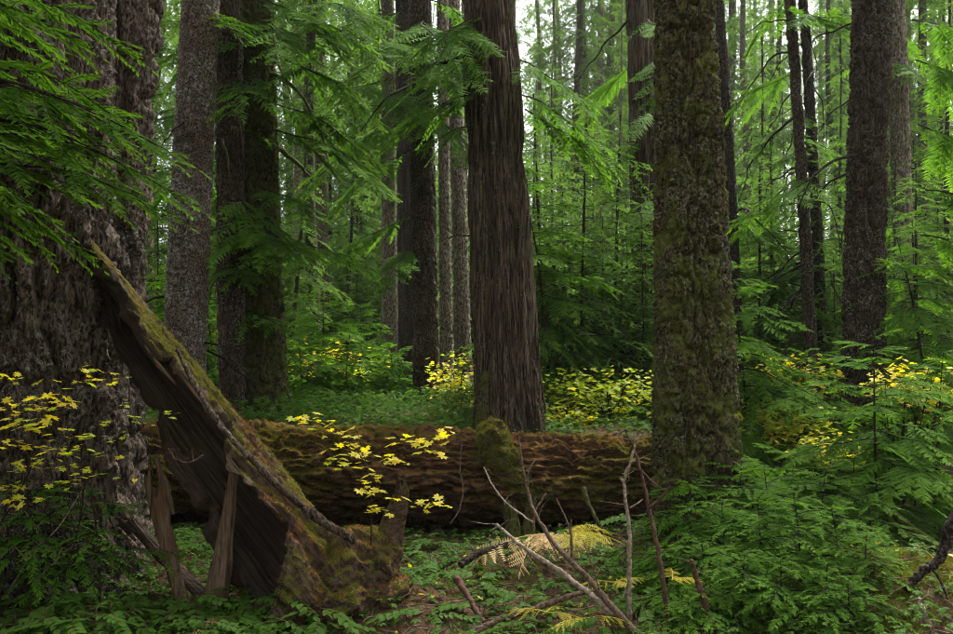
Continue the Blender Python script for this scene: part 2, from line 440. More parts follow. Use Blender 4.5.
HI = []; MID = []
for i, (L, dr, wd) in enumerate([(1.0, .16, .42), (1.3, .20, .40), (.8, .12, .46), (1.1, .28, .38), (.5, .12, .5), (.42, .2, .46), (.6, .08, .5)]):
    HI.append((L, bough_arrays(100+i, L, 'near', dr, wd).mesh('bough', [M['twig'], M['needle']], False)))
for i, (L, dr, wd) in enumerate([(1.0, .16, .42), (1.4, .24, .38), (.7, .10, .48), (1.2, .34, .36), (1.8, .28, .34)]):
    MID.append((L, bough_arrays(200+i, L, 'mid', dr, wd).mesh('bough', [M['twig'], M['needle']], False)))
LOWA = []
for i, (L, dr, wd) in enumerate([(1.0, .2, .42), (1.5, .3, .38), (2.1, .36, .33), (.7, .12, .48)]):
    LOWA.append((L, bough_arrays(300+i, L, 'low', dr, wd).arrays()))

def pick(lib, L):
    c = sorted(lib, key=lambda q: abs(q[0]-L)+random.uniform(0, .25)); return c[0]
def add_bough(t, lib, loc, L, yaw, pitch, roll=0.0):
    L0, me = pick(lib, L); s = L/L0
    return link('bough', me, t, loc, (roll, pitch, yaw), (s, s*random.uniform(.85, 1.15), s))

def stem_mesh(H, r0, r1, bend, seed, mat, n=8):
    r = np.random.RandomState(seed); k = 14; z = np.linspace(-.08, H, k)
    P = np.stack([bend[0]*(z/H)**2+.012*H*noise(z*2/H+seed, seed*1.1, 0), bend[1]*(z/H)**2+.012*H*noise(z*2/H, seed*2.3, 5), z], 1)
    V, F = tube(P, np.linspace(r0, r1, k), n)
    return mesh_np('stem', V, F, [mat], attrs={'h': np.full(len(V), .5)}), P

def sapling(label, x, y, H, nb, Lmax, lib, group, seed, name='hemlock_sapling', z0=.12, pitch=(.0, .5), bend=None, r0=None, cat='sapling'):
    random.seed(seed); rr = np.random.RandomState(seed)
    t = thing(name, label, cat, (x, y, gz(x, y)), group)
    bend = bend or (rr.uniform(-.12, .12)*H, rr.uniform(-.08, .08)*H)
    me, P = stem_mesh(H, r0 or .006+.008*H, .003, bend, seed, M['dark'])
    link('stem', me, t)
    yaw = rr.uniform(0, 6.28)
    for i in range(nb):
        u = (i+rr.uniform(.2, .8))/nb; z = H*(z0+(1-z0)*u**.9)
        L = Lmax*((1-u)**.75*.85+.16)*rr.uniform(.75, 1.2)
        yaw += 2.4+rr.uniform(-.5, .5)
        p = [np.interp(z, P[:, 2], P[:, c]) for c in range(3)]
        add_bough(t, lib, p, L, yaw, pitch[1]*(1-u)+pitch[0]*u-.35*u+rr.uniform(-.15, .15), rr.uniform(-.2, .2))
    return t

# crown meshes for trees farther off (shared by the copies)
def crown_mesh(name, H, z0, nb, Lmax, seed, droop=.35, taper=.8):
    r = np.random.RandomState(seed); acc = Acc()
    yaw = 0
    for i in range(nb):
        u = (i+r.uniform(0, 1))/nb; z = z0+(H-z0)*u
        L = Lmax*((1-u)**taper*.85+.12)*r.uniform(.6, 1.2)*min(1, .55+u*2.5)
        yaw += 2.4+r.uniform(-.6, .6)
        L0, (V, F, MI, A) = LOWA[int(np.argmin([abs(q[0]-L)+r.uniform(0, .3) for q in LOWA]))]
        s = L/L0
        X = mats4([(0, 0, z)], yaw, droop*(1-u)-.25*u+r.uniform(-.15, .2), r.uniform(-.25, .25), s)
        W, G = inst(V, F, X)
        acc.V.append(W); acc.F.append(G+acc.n); acc.M.append(MI); acc.A.append(A); acc.n += len(W)
    return acc.mesh(name, [M['twig'], M['needle_far']], False)
def plain_trunk(name, H, r0, r1, seed, mat, nseg=20, nz=60, kind='spruce'):
    z = np.concatenate([np.linspace(-.5, H*.45, nz), np.linspace(H*.45, H, 14)[1:]])
    th = np.arange(nseg)*2*PI/nseg; TH, Z = np.meshgrid(th, z)
    RR = (r0+(r1-r0)*np.clip(Z/H, 0, 1)**.8)*(1+.25*np.exp(-np.maximum(Z, 0)/.3))
    D, Hh = bark_disp(kind, TH, Z, RR, seed); RR = RR+D
    bx = .012*H*noise(Z*.15+seed, seed, 0)
    V = np.stack([bx+np.cos(TH)*RR, np.sin(TH)*RR, Z], -1).reshape(-1, 3)
    return mesh_np(name, V, grid_faces(len(z), nseg), [mat], attrs={'h': Hh.ravel()})

# dead branches (shared)
def dead_branch(seed, L, sag, mat, moss=0):
    r = np.random.RandomState(seed); acc = Acc(); k = 14; s = np.linspace(0, 1, k)
    P = np.stack([s*L, .08*L*noise(s*4+seed, seed*1.7, 0), L*(-sag*s**1.6+.25*s*(1-s)+.03*noise(s*6, seed, 3))], 1)
    V, F = tube(P, np.linspace(.016*L**.6, .003, k)*(1+moss), 6); acc.add(V, F, 0)
    for i in range(int(5+L*5)):
        u = r.uniform(.25, .98); q = np.array([np.interp(u, s, P[:, c]) for c in range(3)])
        l = r.uniform(.1, .32)*L*(1.2-u); a = R(r.uniform(30, 70))*r.choice([-1, 1]); kk = 5; v = np.linspace(0, 1, kk)
        C = q+np.outer(v*l, (math.cos(a), math.sin(a), r.uniform(-.5, .2)))+np.outer(v*v*l, (.1, 0, -.25))
        V, F = tube(C, np.linspace(.005, .0015, kk)*(1+moss*.5), 4); acc.add(V, F, 0)
    V, F, MI, A = acc.arrays()
    return mesh_np('dead_branch', V, F, [mat], attrs={'h': np.full(len(V), .5)})
DEAD = [dead_branch(400+i, 1.0, sg, M['twig']) for i, sg in enumerate((.15, .35, .55, .25, .7))]
M['mosstwig'] = bark_mat('mossy_twig', (.06, .05, .03), (.09, .08, .04), (.06, .05, .03), (.075, .085, .015), .85, None, 0, .5, 60)
DEADM = [dead_branch(420+i, 1.0, sg, M['mosstwig'], .9) for i, sg in enumerate((.5, .8, .2))]
def add_dead(t, lib, loc, L, yaw, pitch): return link('dead_branch', random.choice(lib), t, loc, (random.uniform(-.6, .6), pitch, yaw), (L, L, L))
#==TREES==
# ------------------------------------------------------------------ crowns of the tall trees, shared
TOP_CROWN = [crown_mesh('crown', 13, 0, 80, 3.4, 500+i, .45) for i in range(2)]
TALL = [crown_mesh('crown', 25, z0, nb, 2.6, 520+i, .5, .7) for i, (z0, nb) in enumerate(((7, 85), (11, 70), (4.5, 100)))]
MIDT = [crown_mesh('crown', 10, .8, 80, 2.3, 540+i, .35, .85) for i in range(3)]
SMALL = [crown_mesh('crown', 4, .25, 60, 1.35, 560+i, .2, .8) for i in range(3)]

def top_crown(t, x, z, i, rz, s=1.0): link('crown', TOP_CROWN[i % 2], t, (x, 0, z), (0, 0, rz), (s, s, s))  # unseen crowns above the frame, added and spaced to dim the light below

def dress(t, lp, seed, boughs, deads, zr, Lr, lib=MID, dlib=DEAD, yawr=(0, 6.28), pitch=(.1, .6)):
    random.seed(seed)
    for i in range(boughs):
        z = random.uniform(*zr); x, r = lx(lp, z); yw = random.uniform(*yawr)
        add_bough(t, lib, (x+math.cos(yw)*r*.9, math.sin(yw)*r*.9, z), random.uniform(*Lr), yw, random.uniform(*pitch), random.uniform(-.3, .3))
    for i in range(deads):
        z = random.uniform(zr[0]*.6, zr[1]); x, r = lx(lp, z); yw = random.uniform(0, 6.28)
        add_dead(t, dlib, (x+math.cos(yw)*r*.85, math.sin(yw)*r*.85, z), random.uniform(.5, 1.6), yw, random.uniform(-.1, .7))

# ---- the near and named trunks: (left, right, row) edges in the photograph
tA, lA = px_tree('fir_tree', 'massive fir with deep furrowed grey bark beside the leaning hollow log', 'tree',
    [(-42, 104, 0), (-40, 106, 150), (-38, 111, 300), (-36, 118, 430), (-36, 122, 520)], 5.45, M['fir'], 'fir', 300, .0135, 1, 18, flare=.22, flare_h=.3)
top_crown(tA, -.05, 9, 0, 1.0, 1.1)
tB, lB = px_tree('fir_tree', 'thick furrowed fir standing right behind the massive grey fir', 'tree',
    [(62, 155, 0), (55, 146, 130), (48, 140, 250), (40, 138, 380)], 6.5, M['fir'], 'fir', 180, .016, 2, 18)
top_crown(tB, .2, 9.5, 1, 2.0)
tG, lG = px_tree('spruce_tree', 'pale grey trunk with scaly lichen bark behind the leaning log', 'tree',
    [(184, 217, 0), (175, 212, 160), (165, 205, 330), (160, 203, 430)], 8.7, M['grey'], 'spruce', 120, .014, 3, 20, flare=.15)
dress(tG, lG, 31, 0, 4, (1.5, 5.5), (1, 1.5))
top_crown(tG, .4, 14, 0, 3.0, .7)
tH, lH = px_tree('hemlock_tree', 'slim brown trunk in front of the broad moss covered trunk', 'tree',
    [(215, 240, 0), (218, 243, 200), (219, 243, 400)], 9.6, M['brown'], 'hem', 90, .018, 4, 20, amp=.6, flare=.12)
dress(tH, lH, 41, 7, 7, (2.2, 6), (.9, 1.6), dlib=DEADM)
tI, lI = px_tree('hemlock_tree', 'broad dark trunk with green moss growing against a slim brown trunk', 'tree',
    [(230, 271, 0), (236, 277, 200), (240, 285, 400)], 10.1, M['mossy'], 'hem', 150, .016, 5, 22, flare=.18)
dress(tI, lI, 51, 4, 8, (2.2, 6.5), (.9, 1.7), dlib=DEADM)
top_crown(tI, -.2, 14, 1, .4, .75)
tJ, lJ = px_tree('hemlock_tree', 'dark trunk with drooping green boughs left of the pale twin trunks', 'tree',
    [(409, 432, 60), (411, 435, 200), (416, 439, 420)], 12.2, M['brown'], 'hem', 90, .022, 6, 22, amp=.7, flare=.12)
top_crown(tJ, -.3, 15, 0, 1.4, .75)
tJ2, lJ2 = px_tree('cedar_tree', 'dark broad trunk half hidden behind the trunk with drooping boughs', 'tree',
    [(396, 422, 60), (400, 424, 350)], 15, M['dark'], 'cedar', 90, .03, 7, 22)
top_crown(tJ2, -.3, 15, 1, 1.4, .75)
tK, lK = px_tree('fir_tree', 'slender pale grey trunk, the narrower of the twin trunks beside the cedar', 'tree',
    [(437, 448, 0), (439, 450, 200), (441, 454, 400)], 15.2, M['pale'], 'spruce', 60, .03, 8, 24)
top_crown(tK, -.2, 17, 0, .4, .6)
tL, lL = px_tree('fir_tree', 'pale grey trunk, the wider of the twin trunks beside the cedar', 'tree',
    [(444, 459, 0), (452, 466, 200), (455, 472, 400)], 15.8, M['pale'], 'spruce', 70, .03, 9, 24)
top_crown(tL, -.6, 17, 1, .9, .6)
tC, lC = px_tree('cedar_tree', 'big cedar with stringy ridged bark growing behind the fallen mossy log', 'tree',
    [(463, 512, 0), (467, 520, 110), (471, 528, 220), (474, 536, 330), (476, 543, 420)], 8.75, M['cedar'], 'cedar', 280, .0135, 10, 20, flare=.12, flare_h=.25)
dress(tC, lC, 61, 0, 3, (3.5, 6), (1, 1.5))
top_crown(tC, -.4, 15, 0, 2.2, .75)
tM, lM = px_tree('cedar_tree', 'reddish brown cedar trunk close behind the lichen covered trunk', 'tree',
    [(628, 653, 0), (631, 656, 160), (634, 660, 340)], 13.5, M['cedar'], 'cedar', 130, .02, 11, 24, flare=.15)
dress(tM, lM, 71, 2, 3, (3.2, 7.2), (1.0, 1.8))
top_crown(tM, -.2, 15, 1, 2.9, .75)
tD, lD = px_tree('hemlock_tree', 'thick trunk speckled with lichen and moss at the end of the fallen log', 'tree',
    [(659, 709, 0), (659, 716, 120), (659, 723, 250), (659, 731, 370), (658, 735, 460)], 6.55, M['hem'], 'hem', 260, .012, 12, 18, flare=.22, flare_h=.22, amp=1.3)
top_crown(tD, -.35, 8.5, 0, .2, 1.0)
tN, lN = px_tree('hemlock_tree', 'thin dark trunk close beside the lichen covered trunk', 'tree',
    [(714, 723, 0), (720, 731, 110), (725, 736, 200), (733, 744, 380)], 12, M['dark'], 'hem', 50, .03, 13, 18, amp=.5, flare=.1)
dress(tN, lN, 81, 6, 9, (1.2, 6.8), (.8, 1.4))
tO, lO = px_tree('hemlock_tree', 'thin leaning dark trunk, the straighter grey one of a crossing pair', 'tree',
    [(785, 795, 0), (794, 804, 150), (804, 815, 300), (808, 819, 420)], 11, M['brown'], 'hem', 50, .03, 14, 18, amp=.5, flare=.1)
dress(tO, lO, 91, 6, 12, (1.5, 6.4), (.8, 1.5))
tP, lP = px_tree('hemlock_tree', 'thin leaning dark trunk, the curved reddish one of a crossing pair', 'tree',
    [(799, 807, 0), (806, 816, 120), (811, 821, 220), (818, 829, 400)], 11.8, M['dark'], 'hem', 50, .03, 15, 18, amp=.5, flare=.1)
dress(tP, lP, 95, 6, 12, (1.5, 6.6), (.8, 1.5))
tE, lE = px_tree('hemlock_tree', 'tall dark brown trunk rising behind the slim upright sapling', 'tree',
    [(856, 889, 0), (852, 886, 120), (847, 882, 250), (843, 881, 400)], 9.8, M['brown'], 'hem', 150, .015, 16, 20, flare=.18, amp=1.3)
dress(tE, lE, 101, 0, 6, (2.5, 6.0), (1, 1.5))
top_crown(tE, .2, 15, 1, 1.1, .75)
tQ, lQ = px_tree('hemlock_tree', 'slim brown trunk close behind the tall dark brown trunk', 'tree',
    [(888, 904, 20), (892, 909, 150), (896, 914, 300), (899, 919, 420)], 13.5, M['pale'], 'hem', 70, .025, 17, 20, amp=.6, flare=.1)
dress(tQ, lQ, 111, 5, 8, (2.2, 7.5), (.9, 1.5))
top_crown(tQ, -.2, 15, 0, 2.1, .75)

# boughs hanging in view on the named trees
random.seed(5)
def bough_px(t, px, py, Y, L, yaw, pitch, lib=MID, roll=0.0):
    p = px2w(px, py, Y); q = p-np.array(t.location); add_bough(t, lib, q, L, R(yaw), pitch, roll)
for px, py, L, yaw, pit in ((415, 40, 2.2, -60, .5), (420, 66, 2.0, -25, .45), (412, 85, 2.2, -110, .5), (420, 110, 1.8, -50, .5), (408, 120, 2.3, -150, .45),
                            (424, 20, 2.4, -80, .5), (414, 215, 1.3, 190, .4), (408, 250, 1.1, -100, .4), (410, 150, 1.7, 200, .5), (430, 0, 1.6, -10, .5), (405, 10, 2.2, 210, .4)):
    bough_px(tJ, px, py, 12.1, L, yaw, pit)
for px, py, L, yaw, pit in ((480, 20, 1.1, -150, .5), (475, 100, 1.0, 200, .3), (472, 125, .8, 210, .4)):
    bough_px(tC, px, py, 8.6, L, yaw, pit)
for px, py, L, yaw, pit in ((520, 95, 1.5, -20, .5), (524, 110, 1.3, 5, .45)):
    bough_px(tC, px, py, 8.9, L, yaw, pit, MID)
for px, py, L, yaw, pit in ((272, 5, 1.6, -30, .35), (265, 25, 1.8, -70, .35), (240, 40, 1.4, -120, .3), (285, 60, 1.6, -10, .4), (250, 230, 1.3, -60, .2), (270, 238, 1.5, -15, .15), (232, 255, 1.1, -70, .3),
                            (262, 100, 1.8, 0, .3), (275, 130, 2.0, -25, .3), (240, 310, .9, -40, .2), (230, 150, 1.3, 190, .4)):
    bough_px(tI, px, py, 9.9, L, yaw, pit)
for px, py, L, yaw, pit in ((912, 20, 1.6, -20, .35), (915, 60, 1.6, -5, .4), (918, 125, 1.8, 5, .35), (925, 190, 1.5, -15, .3), (920, 235, 1.4, -10, .3)):
    bough_px(tE, px, py, 9.8, L, yaw, pit)

for px, py, Y, L, yaw, pit in ((478, 60, 8.6, 1.5, -125, .45), (472, 95, 8.6, 1.4, -145, .4), (470, 20, 8.6, 1.7, -110, .5), (515, 60, 8.8, 1.3, -40, .5)): bough_px(tC, px, py, Y, L, yaw, pit)
for px, py, Y, L, yaw, pit in ((290, 20, 9.6, 1.8, -40, .3), (300, 70, 9.6, 1.5, -60, .3), (262, 80, 9.5, 1.5, -95, .35), (330, 5, 9.6, 1.8, -70, .35), (262, 190, 9.6, 1.3, -40, .2)): bough_px(tI, px, py, Y, L, yaw, pit)
for px, py, Y, L, yaw, pit in ((400, 40, 11.2, 1.9, -105, .4), (385, 80, 11.2, 1.8, -125, .4), (395, 225, 11.8, 1.3, -150, .35)): bough_px(tJ, px, py, Y, L, yaw, pit)
for px, py, Y, L, yaw, pit in ((655, 60, 12.8, 1.8, -100, .5), (640, 110, 13, 1.6, -60, .5), (650, 200, 13, 1.3, -120, .4), (648, 20, 12.8, 2.0, -80, .5)): bough_px(tM, px, py, Y, L, yaw, pit)
# ---- the hemlock standing out of frame on the left, its boughs reaching in
hl = thing('hemlock_tree', 'leafy hemlock reaching its low boughs across the massive grey fir', 'tree', (-3.15, 4.05, gz(-3.15, 4.05)))
V, F, H = trunk_arrays([(0, 0, .10), (-.1, 5, .07)], -.2, 9, 5, 40, .03, 'hem', 21, .2, amp=.4)
link('trunk', mesh_np('trunk', V, F, [M['dark']], attrs={'h': H}), hl)
random.seed(77)
for i, (z, L, yaw, pit, yo) in enumerate([(2.60, 1.55, -4, .10, .0), (2.75, 1.75, 8, .12, .1), (2.45, 1.35, -16, .12, -.1), (2.92, 1.5, 2, .06, .0), (3.1, 1.4, 14, .08, .1), (2.35, 1.2, 10, .16, .1),
        (3.3, 1.3, -8, .05, 0), (2.65, 1.3, -24, .12, -.1), (2.85, 1.25, 22, .12, .1), (3.0, 1.75, -3, .18, .15), (2.2, .9, 0, .22, 0), (3.45, 1.5, 6, .1, 0), (2.55, 1.6, 4, .05, .2),
        (1.75, .62, -5, .15, .0), (2.5, 1.0, 160, .2, 0), (3.2, 1.2, 190, .2, 0), (3.6, 1.3, 60, .1, 0), (3.7, 1.3, -60, .1, 0)]):
    add_bough(hl, HI, (-.1*z/5+.05, yo, z+.12), L*.94, R(yaw), pit*.8, random.uniform(-.35, .35))
for z, L, yaw, pit in ((2.75, 1.2, 3, -.05), (2.95, 1.3, -10, .0)): add_dead(hl, DEAD[:1], (0, 0, z), L, R(yaw), pit)

# ------------------------------------------------------------------ trees of the wood behind, individuals sharing meshes
PT = [plain_trunk('trunk', 25, .19, .04, 600+i, M[m]) for i, m in enumerate(('pale', 'brown', 'dark', 'pale'))]
PM = [plain_trunk('trunk', 10, .075, .015, 620+i, M[m], 12, 36) for i, m in enumerate(('brown', 'dark'))]
PS = [plain_trunk('trunk', 4, .028, .005, 640+i, M['dark'], 8, 20) for i in range(2)]
ZONES = ((235, 'between the massive fir and the broad mossy trunk'), (470, 'between the broad mossy trunk and the big cedar'), (665, 'between the big cedar and the lichen covered trunk'),
         (865, 'between the lichen covered trunk and the tall dark trunk'), (9999, 'past the tall dark brown trunk'))
def copy_tree(kind, px, Y, s, rz, bare=False, crown=None, z=None):
    zone = next(z_ for q_, z_ in ZONES if px < q_) if Y > 8 else 'out of view, added to block side and back light'
    x = (px-CX)/FPX*Y
    if kind == 'tall':
        t = thing('fir_tree', 'tall thin far fir '+zone, 'tree', (x, Y, gz(x, Y)), 'tall far firs '+zone)
        tr, cr = random.choice(PT), (TALL[crown] if crown is not None else random.choice(TALL))
    elif kind == 'mid':
        t = thing('hemlock_tree', 'half grown green hemlock '+zone, 'tree', (x, Y, gz(x, Y)), 'half grown hemlocks '+zone)
        tr, cr = random.choice(PM), random.choice(MIDT)
    else:
        t = thing('hemlock_sapling', 'small bushy hemlock in the undergrowth '+zone, 'sapling', (x, Y, gz(x, Y)), 'small hemlocks '+zone)
        tr, cr = random.choice(PS), random.choice(SMALL)
    t.rotation_euler = (random.gauss(0, .014), random.gauss(0, .018), rz); t.scale = (s, s, s)
    link('trunk', tr, t); link('crown', cr, t, (0, 0, 0), (0, 0, random.uniform(0, 6)))
    return t
random.seed(23)
# distant trunks one can pick out in the photograph
for px, Y, s in ((313, 18, .8), (326, 20, .95), (378, 16, .9), (299, 24, .9), (350, 27, .9), (364, 30, 1), (553, 33, .75), (578, 30, 1.05), (587, 36, 1.25), (602, 34, 1.1), (611, 42, 1), (620, 26, .5),
                  (765, 32, .9), (742, 26, .8), (779, 44, 1.2), (838, 30, .8), (925, 19, .75), (916, 24, .8), (940, 30, 1), (545, 48, 1.2), (566, 55, 1.3), (640, 50, 1.2), (700, 46, 1.2), (755, 55, 1.2),
                  (820, 50, 1.2), (160, 26, 1), (140, 17, .9), (290, 38, 1.2), (400, 40, 1.2), (340, 46, 1.2), (430, 52, 1.2), (470, 44, 1), (515, 40, 1.1), (880, 40, 1.1), (60, 40, 1.2), (100, 30, 1), (210, 34, 1), (250, 44, 1.2),
                  (860, 60, 1.3), (900, 52, 1.2), (600, 62, 1.3), (660, 64, 1.3), (720, 66, 1.3), (790, 64, 1.2), (180, 56, 1.2), (310, 60, 1.3), (380, 64, 1.3), (480, 62, 1.3), (935, 46, 1.2), (-20, 34, 1), (990, 36, 1)):
    copy_tree('tall', px, Y, s, random.uniform(0, 6))
# half grown hemlocks: denser on the left, leaving the bright gap right of the cedar
for px, Y, s in ((180, 15, 1.0), (150, 20, 1.2), (292, 17, .7), (345, 21, .8), (400, 24, 1.0), (305, 26, 1.1), (360, 29, 1.2), (270, 27, 1.3), (330, 30, 1.4), (415, 29, 1.3), (460, 32, 1.1),
                  (555, 19, .75), (590, 23, .8), (625, 27, .9), (570, 30, .9), (535, 25, .9), (610, 36, 1.0), (650, 30, .8), (700, 20, .75), (755, 18, .8), (745, 27, .9), (790, 22, .8), (835, 20, .85), (820, 30, 1), (905, 18, .9), (945, 16, .9),
                  (930, 24, 1.2), (875, 27, 1.1), (980, 20, 1.1), (100, 24, 1.3), (40, 20, 1.2), (520, 38, 1.1), (580, 46, 1.2), (690, 40, 1.1), (770, 42, 1.2), (860, 44, 1.3), (490, 50, 1.3), (380, 48, 1.4), (260, 50, 1.4), (940, 50, 1.3), (640, 56, 1.2), (730, 58, 1.2), (200, 28, 1.2), (330, 38, 1.3)):
    copy_tree('mid', px, Y, s, random.uniform(0, 6))
for px, py_, s_, k_ in ((-5.5, 2.5, 1.0, 'mid'), (-7.5, 5.5, 1.2, 'mid'), (-6, -2, 1.1, 'mid'), (6.0, 2.0, 1.0, 'mid'), (7.5, 5.0, 1.2, 'mid'), (5, -3.5, 1.1, 'mid'), (-2.5, -6, 1.2, 'mid'), (2.5, -7, 1.2, 'mid'),
                        (-9, 1, 1, 'tall'), (9, -1, 1, 'tall'), (-4.5, -5, 1, 'tall'), (4, -9, 1, 'tall'), (0, -11, 1.1, 'tall'), (-10, -8, 1.1, 'tall'), (10, -8, 1.1, 'tall'), (-8.5, 9, 1, 'tall'), (9.5, 8, 1, 'tall')):
    copy_tree(k_, 0, 1, s_, random.uniform(0, 6)).location = (px, py_, gz(px, py_))  # unseen trees of the surrounding wood, added to block light from behind and beside
random.seed(91)
for i in range(115):
    Y = random.uniform(34, 84); px = random.uniform(230, 960) if i % 4 else random.uniform(-20, 300)
    copy_tree('tall' if i % 5 < 3 else 'mid', px, Y, random.uniform(.8, 1.35)*(1 if i % 5 < 3 else 1.2), random.uniform(0, 6))
# low undergrowth
random.seed(31)
for i in range(150):
    Y = 11.0+34*random.random()**1.5; px = random.uniform(-30, 980)
    if 240 < px < 500 and Y < 17: Y += 9
    copy_tree('small', px, Y, random.uniform(.45, 1.05)*(1+.012*Y), random.uniform(0, 6))
#==MORE==
# ------------------------------------------------------------------ wood, moss and litter materials
def log_mat(name, c1, c2, mossc, moss_amt, litter, litter_amt, stretch=(.25, 1, 1)):
    m, t, o = new_mat(name)
    v = objvec(t, stretch); vi = objvec(t)
    n1 = noise_n(t, v, 40, 4, .65); n2 = noise_n(t, v, 11, 4, .6); n3 = noise_n(t, vi, 24, 4, .7); n4 = noise_n(t, vi, 90, 3, .7)
    col = mixc(t, mapr(t, n1, .3, .7), c1, c2)
    ge = t.nodes.new('ShaderNodeNewGeometry'); sx = t.nodes.new('ShaderNodeSeparateXYZ'); t.links.new(ge.outputs['Normal'], sx.inputs[0])
    up = mapr(t, sx.outputs['Z'], -.15, .75)
    mf = math_n(t, 'ADD', math_n(t, 'MULTIPLY', n2, .45), math_n(t, 'MULTIPLY', n3, .35)); mf = math_n(t, 'ADD', mf, math_n(t, 'MULTIPLY', up, .2))
    col = mixc(t, math_n(t, 'MULTIPLY', mapr(t, mf, .66-moss_amt*.3, .74-moss_amt*.3), .9), col, mixc(t, mapr(t, n4, .3, .7), tuple(q*.6 for q in mossc), mossc))
    lf = math_n(t, 'ADD', math_n(t, 'MULTIPLY', n3, .5), math_n(t, 'MULTIPLY', up, .45))
    col = mixc(t, math_n(t, 'MULTIPLY', mapr(t, lf, .86-litter_amt*.4, .94-litter_amt*.4), .85), col, mixc(t, mapr(t, n4, .35, .65), litter, tuple(q*.45 for q in litter)))
    finish(t, o, col, .92, math_n(t, 'ADD', n1, n4), 1.0, .02, .15); return m
def wood_mat(name, c1, c2, c3, stretch=(.06, 1, 1)):
    m, t, o = new_mat(name)
    v = objvec(t, stretch)
    n1 = noise_n(t, v, 60, 4, .6); n2 = noise_n(t, v, 9, 3, .6)
    col = mixc(t, mapr(t, n1, .3, .7), c1, c2); col = mixc(t, math_n(t, 'MULTIPLY', mapr(t, n2, .45, .65), .7), col, c3)
    finish(t, o, col, .8, n1, .9, .012, .25); return m
def plain_mat(name, c1, c2, sc=30, rough=.8, spec=.25):
    m, t, o = new_mat(name); v = objvec(t); n = noise_n(t, v, sc, 3, .6)
    finish(t, o, mixc(t, mapr(t, n, .3, .7), c1, c2), rough, n, .5, .006, spec); return m
M['log'] = log_mat('mossy_log', (.028, .016, .009), (.14, .072, .036), (.12, .125, .016), .44, (.27, .095, .032), .54)
M['lean'] = log_mat('mossy_shell', (.035, .022, .015), (.15, .095, .062), (.15, .145, .018), .50, (.24, .08, .03), .48)
M['rot'] = wood_mat('rotten_wood', (.022, .013, .008), (.07, .042, .025), (.02, .012, .008))
M['rim'] = wood_mat('torn_wood', (.06, .036, .022), (.20, .135, .09), (.13, .06, .03))
M['splint'] = wood_mat('splintered_wood', (.06, .033, .018), (.17, .11, .065), (.09, .04, .018), (1, 1, .06))
M['stick'] = plain_mat('bare_stick', (.05, .026, .016), (.16, .10, .065), 60)
M['stickp'] = plain_mat('pale_stick', (.12, .075, .05), (.34, .26, .20), 45)
M['stickr'] = plain_mat('red_stick', (.04, .018, .012), (.11, .05, .03), 50)
M['moss'] = foliage_mat('moss_blades', ((.10, .115, .011), (.17, .175, .018), (.08, .10, .01)), .3, .8, .1, 5)
M['mossd'] = foliage_mat('trunk_moss', ((.06, .075, .012), (.11, .125, .02), (.05, .06, .01)), .3, .8, .1, 5)
M['litter'] = plain_mat('needle_litter', (.09, .035, .015), (.23, .095, .035), 12, .9, .15)
M['twigl'] = plain_mat('twig_litter', (.06, .038, .026), (.20, .14, .10), 9, .85, .2)
M['yellow'] = foliage_mat('maple_yellow', ((.56, .45, .03), (.64, .54, .04), (.48, .44, .03)), .5, .5, .3, 5)
M['lime'] = foliage_mat('maple_lime', ((.26, .38, .03), (.42, .48, .035), (.46, .46, .035)), .5, .5, .3, 5)
M['amber'] = foliage_mat('maple_amber', ((.50, .36, .03), (.56, .46, .04), (.36, .36, .03)), .5, .5, .2, 9)
M['leaf'] = foliage_mat('ground_leaf', ((.034, .095, .010), (.060, .135, .014), (.08, .15, .014)), .38, .6, .12, 4)
M['dryfern'] = foliage_mat('dry_fern', ((.50, .36, .17), (.56, .42, .22), (.42, .27, .11)), .3, .8, .15, 5)
M['yelfern'] = foliage_mat('yellow_fern', ((.44, .38, .05), (.48, .44, .07), (.40, .30, .04)), .35, .7, .15, 5)
M['greenfern'] = foliage_mat('green_fern', ((.04, .12, .02), (.07, .17, .03), (.05, .14, .02)), .35, .5, .3, 5)

def face_data(V, F):
    P = V[F[:, :3]]; n = np.cross(P[:, 1]-P[:, 0], P[:, 2]-P[:, 0]); a = np.linalg.norm(n, axis=1)
    return V[F].mean(1), n/(a[:, None]+1e-12), a
def scatter(V, F, count, mask, seed):
    r = np.random.RandomState(seed)
    C, n, a = face_data(V, F); wgt = a*np.clip(mask(C, n), 0, 1); wgt = wgt/wgt.sum()
    i = r.choice(len(F), count, p=wgt)
    q = F[i]; u, v = r.rand(count), r.rand(count)
    if F.shape[1] == 4:
        P = (V[q[:, 0]]*((1-u)*(1-v))[:, None]+V[q[:, 1]]*(u*(1-v))[:, None]+V[q[:, 2]]*(u*v)[:, None]+V[q[:, 3]]*((1-u)*v)[:, None])
    return P, n[i], r
def blades(P, n, r, ln, wd, lie=.6):
    k = len(P); d = n+r.normal(0, lie, (k, 3)); d /= np.linalg.norm(d, axis=1, keepdims=True)
    L = ln*r.uniform(.5, 1.4, k)[:, None]
    wv = np.cross(d, r.normal(0, 1, (k, 3))); wv = wv/(np.linalg.norm(wv, axis=1, keepdims=True)+1e-9)*wd/2
    b = P-n*.003
    return np.stack([b-wv, b+wv, b+d*L], 1).reshape(-1, 3), np.arange(k*3).reshape(-1, 3)
def frame_obj(o, org, a, c, u):
    m = Matrix.Identity(4)
    for i, vec in enumerate((a, c, u)):
        for j in range(3): m[j][i] = vec[j]
    for j in range(3): m[j][3] = org[j]
    o.matrix_world = m

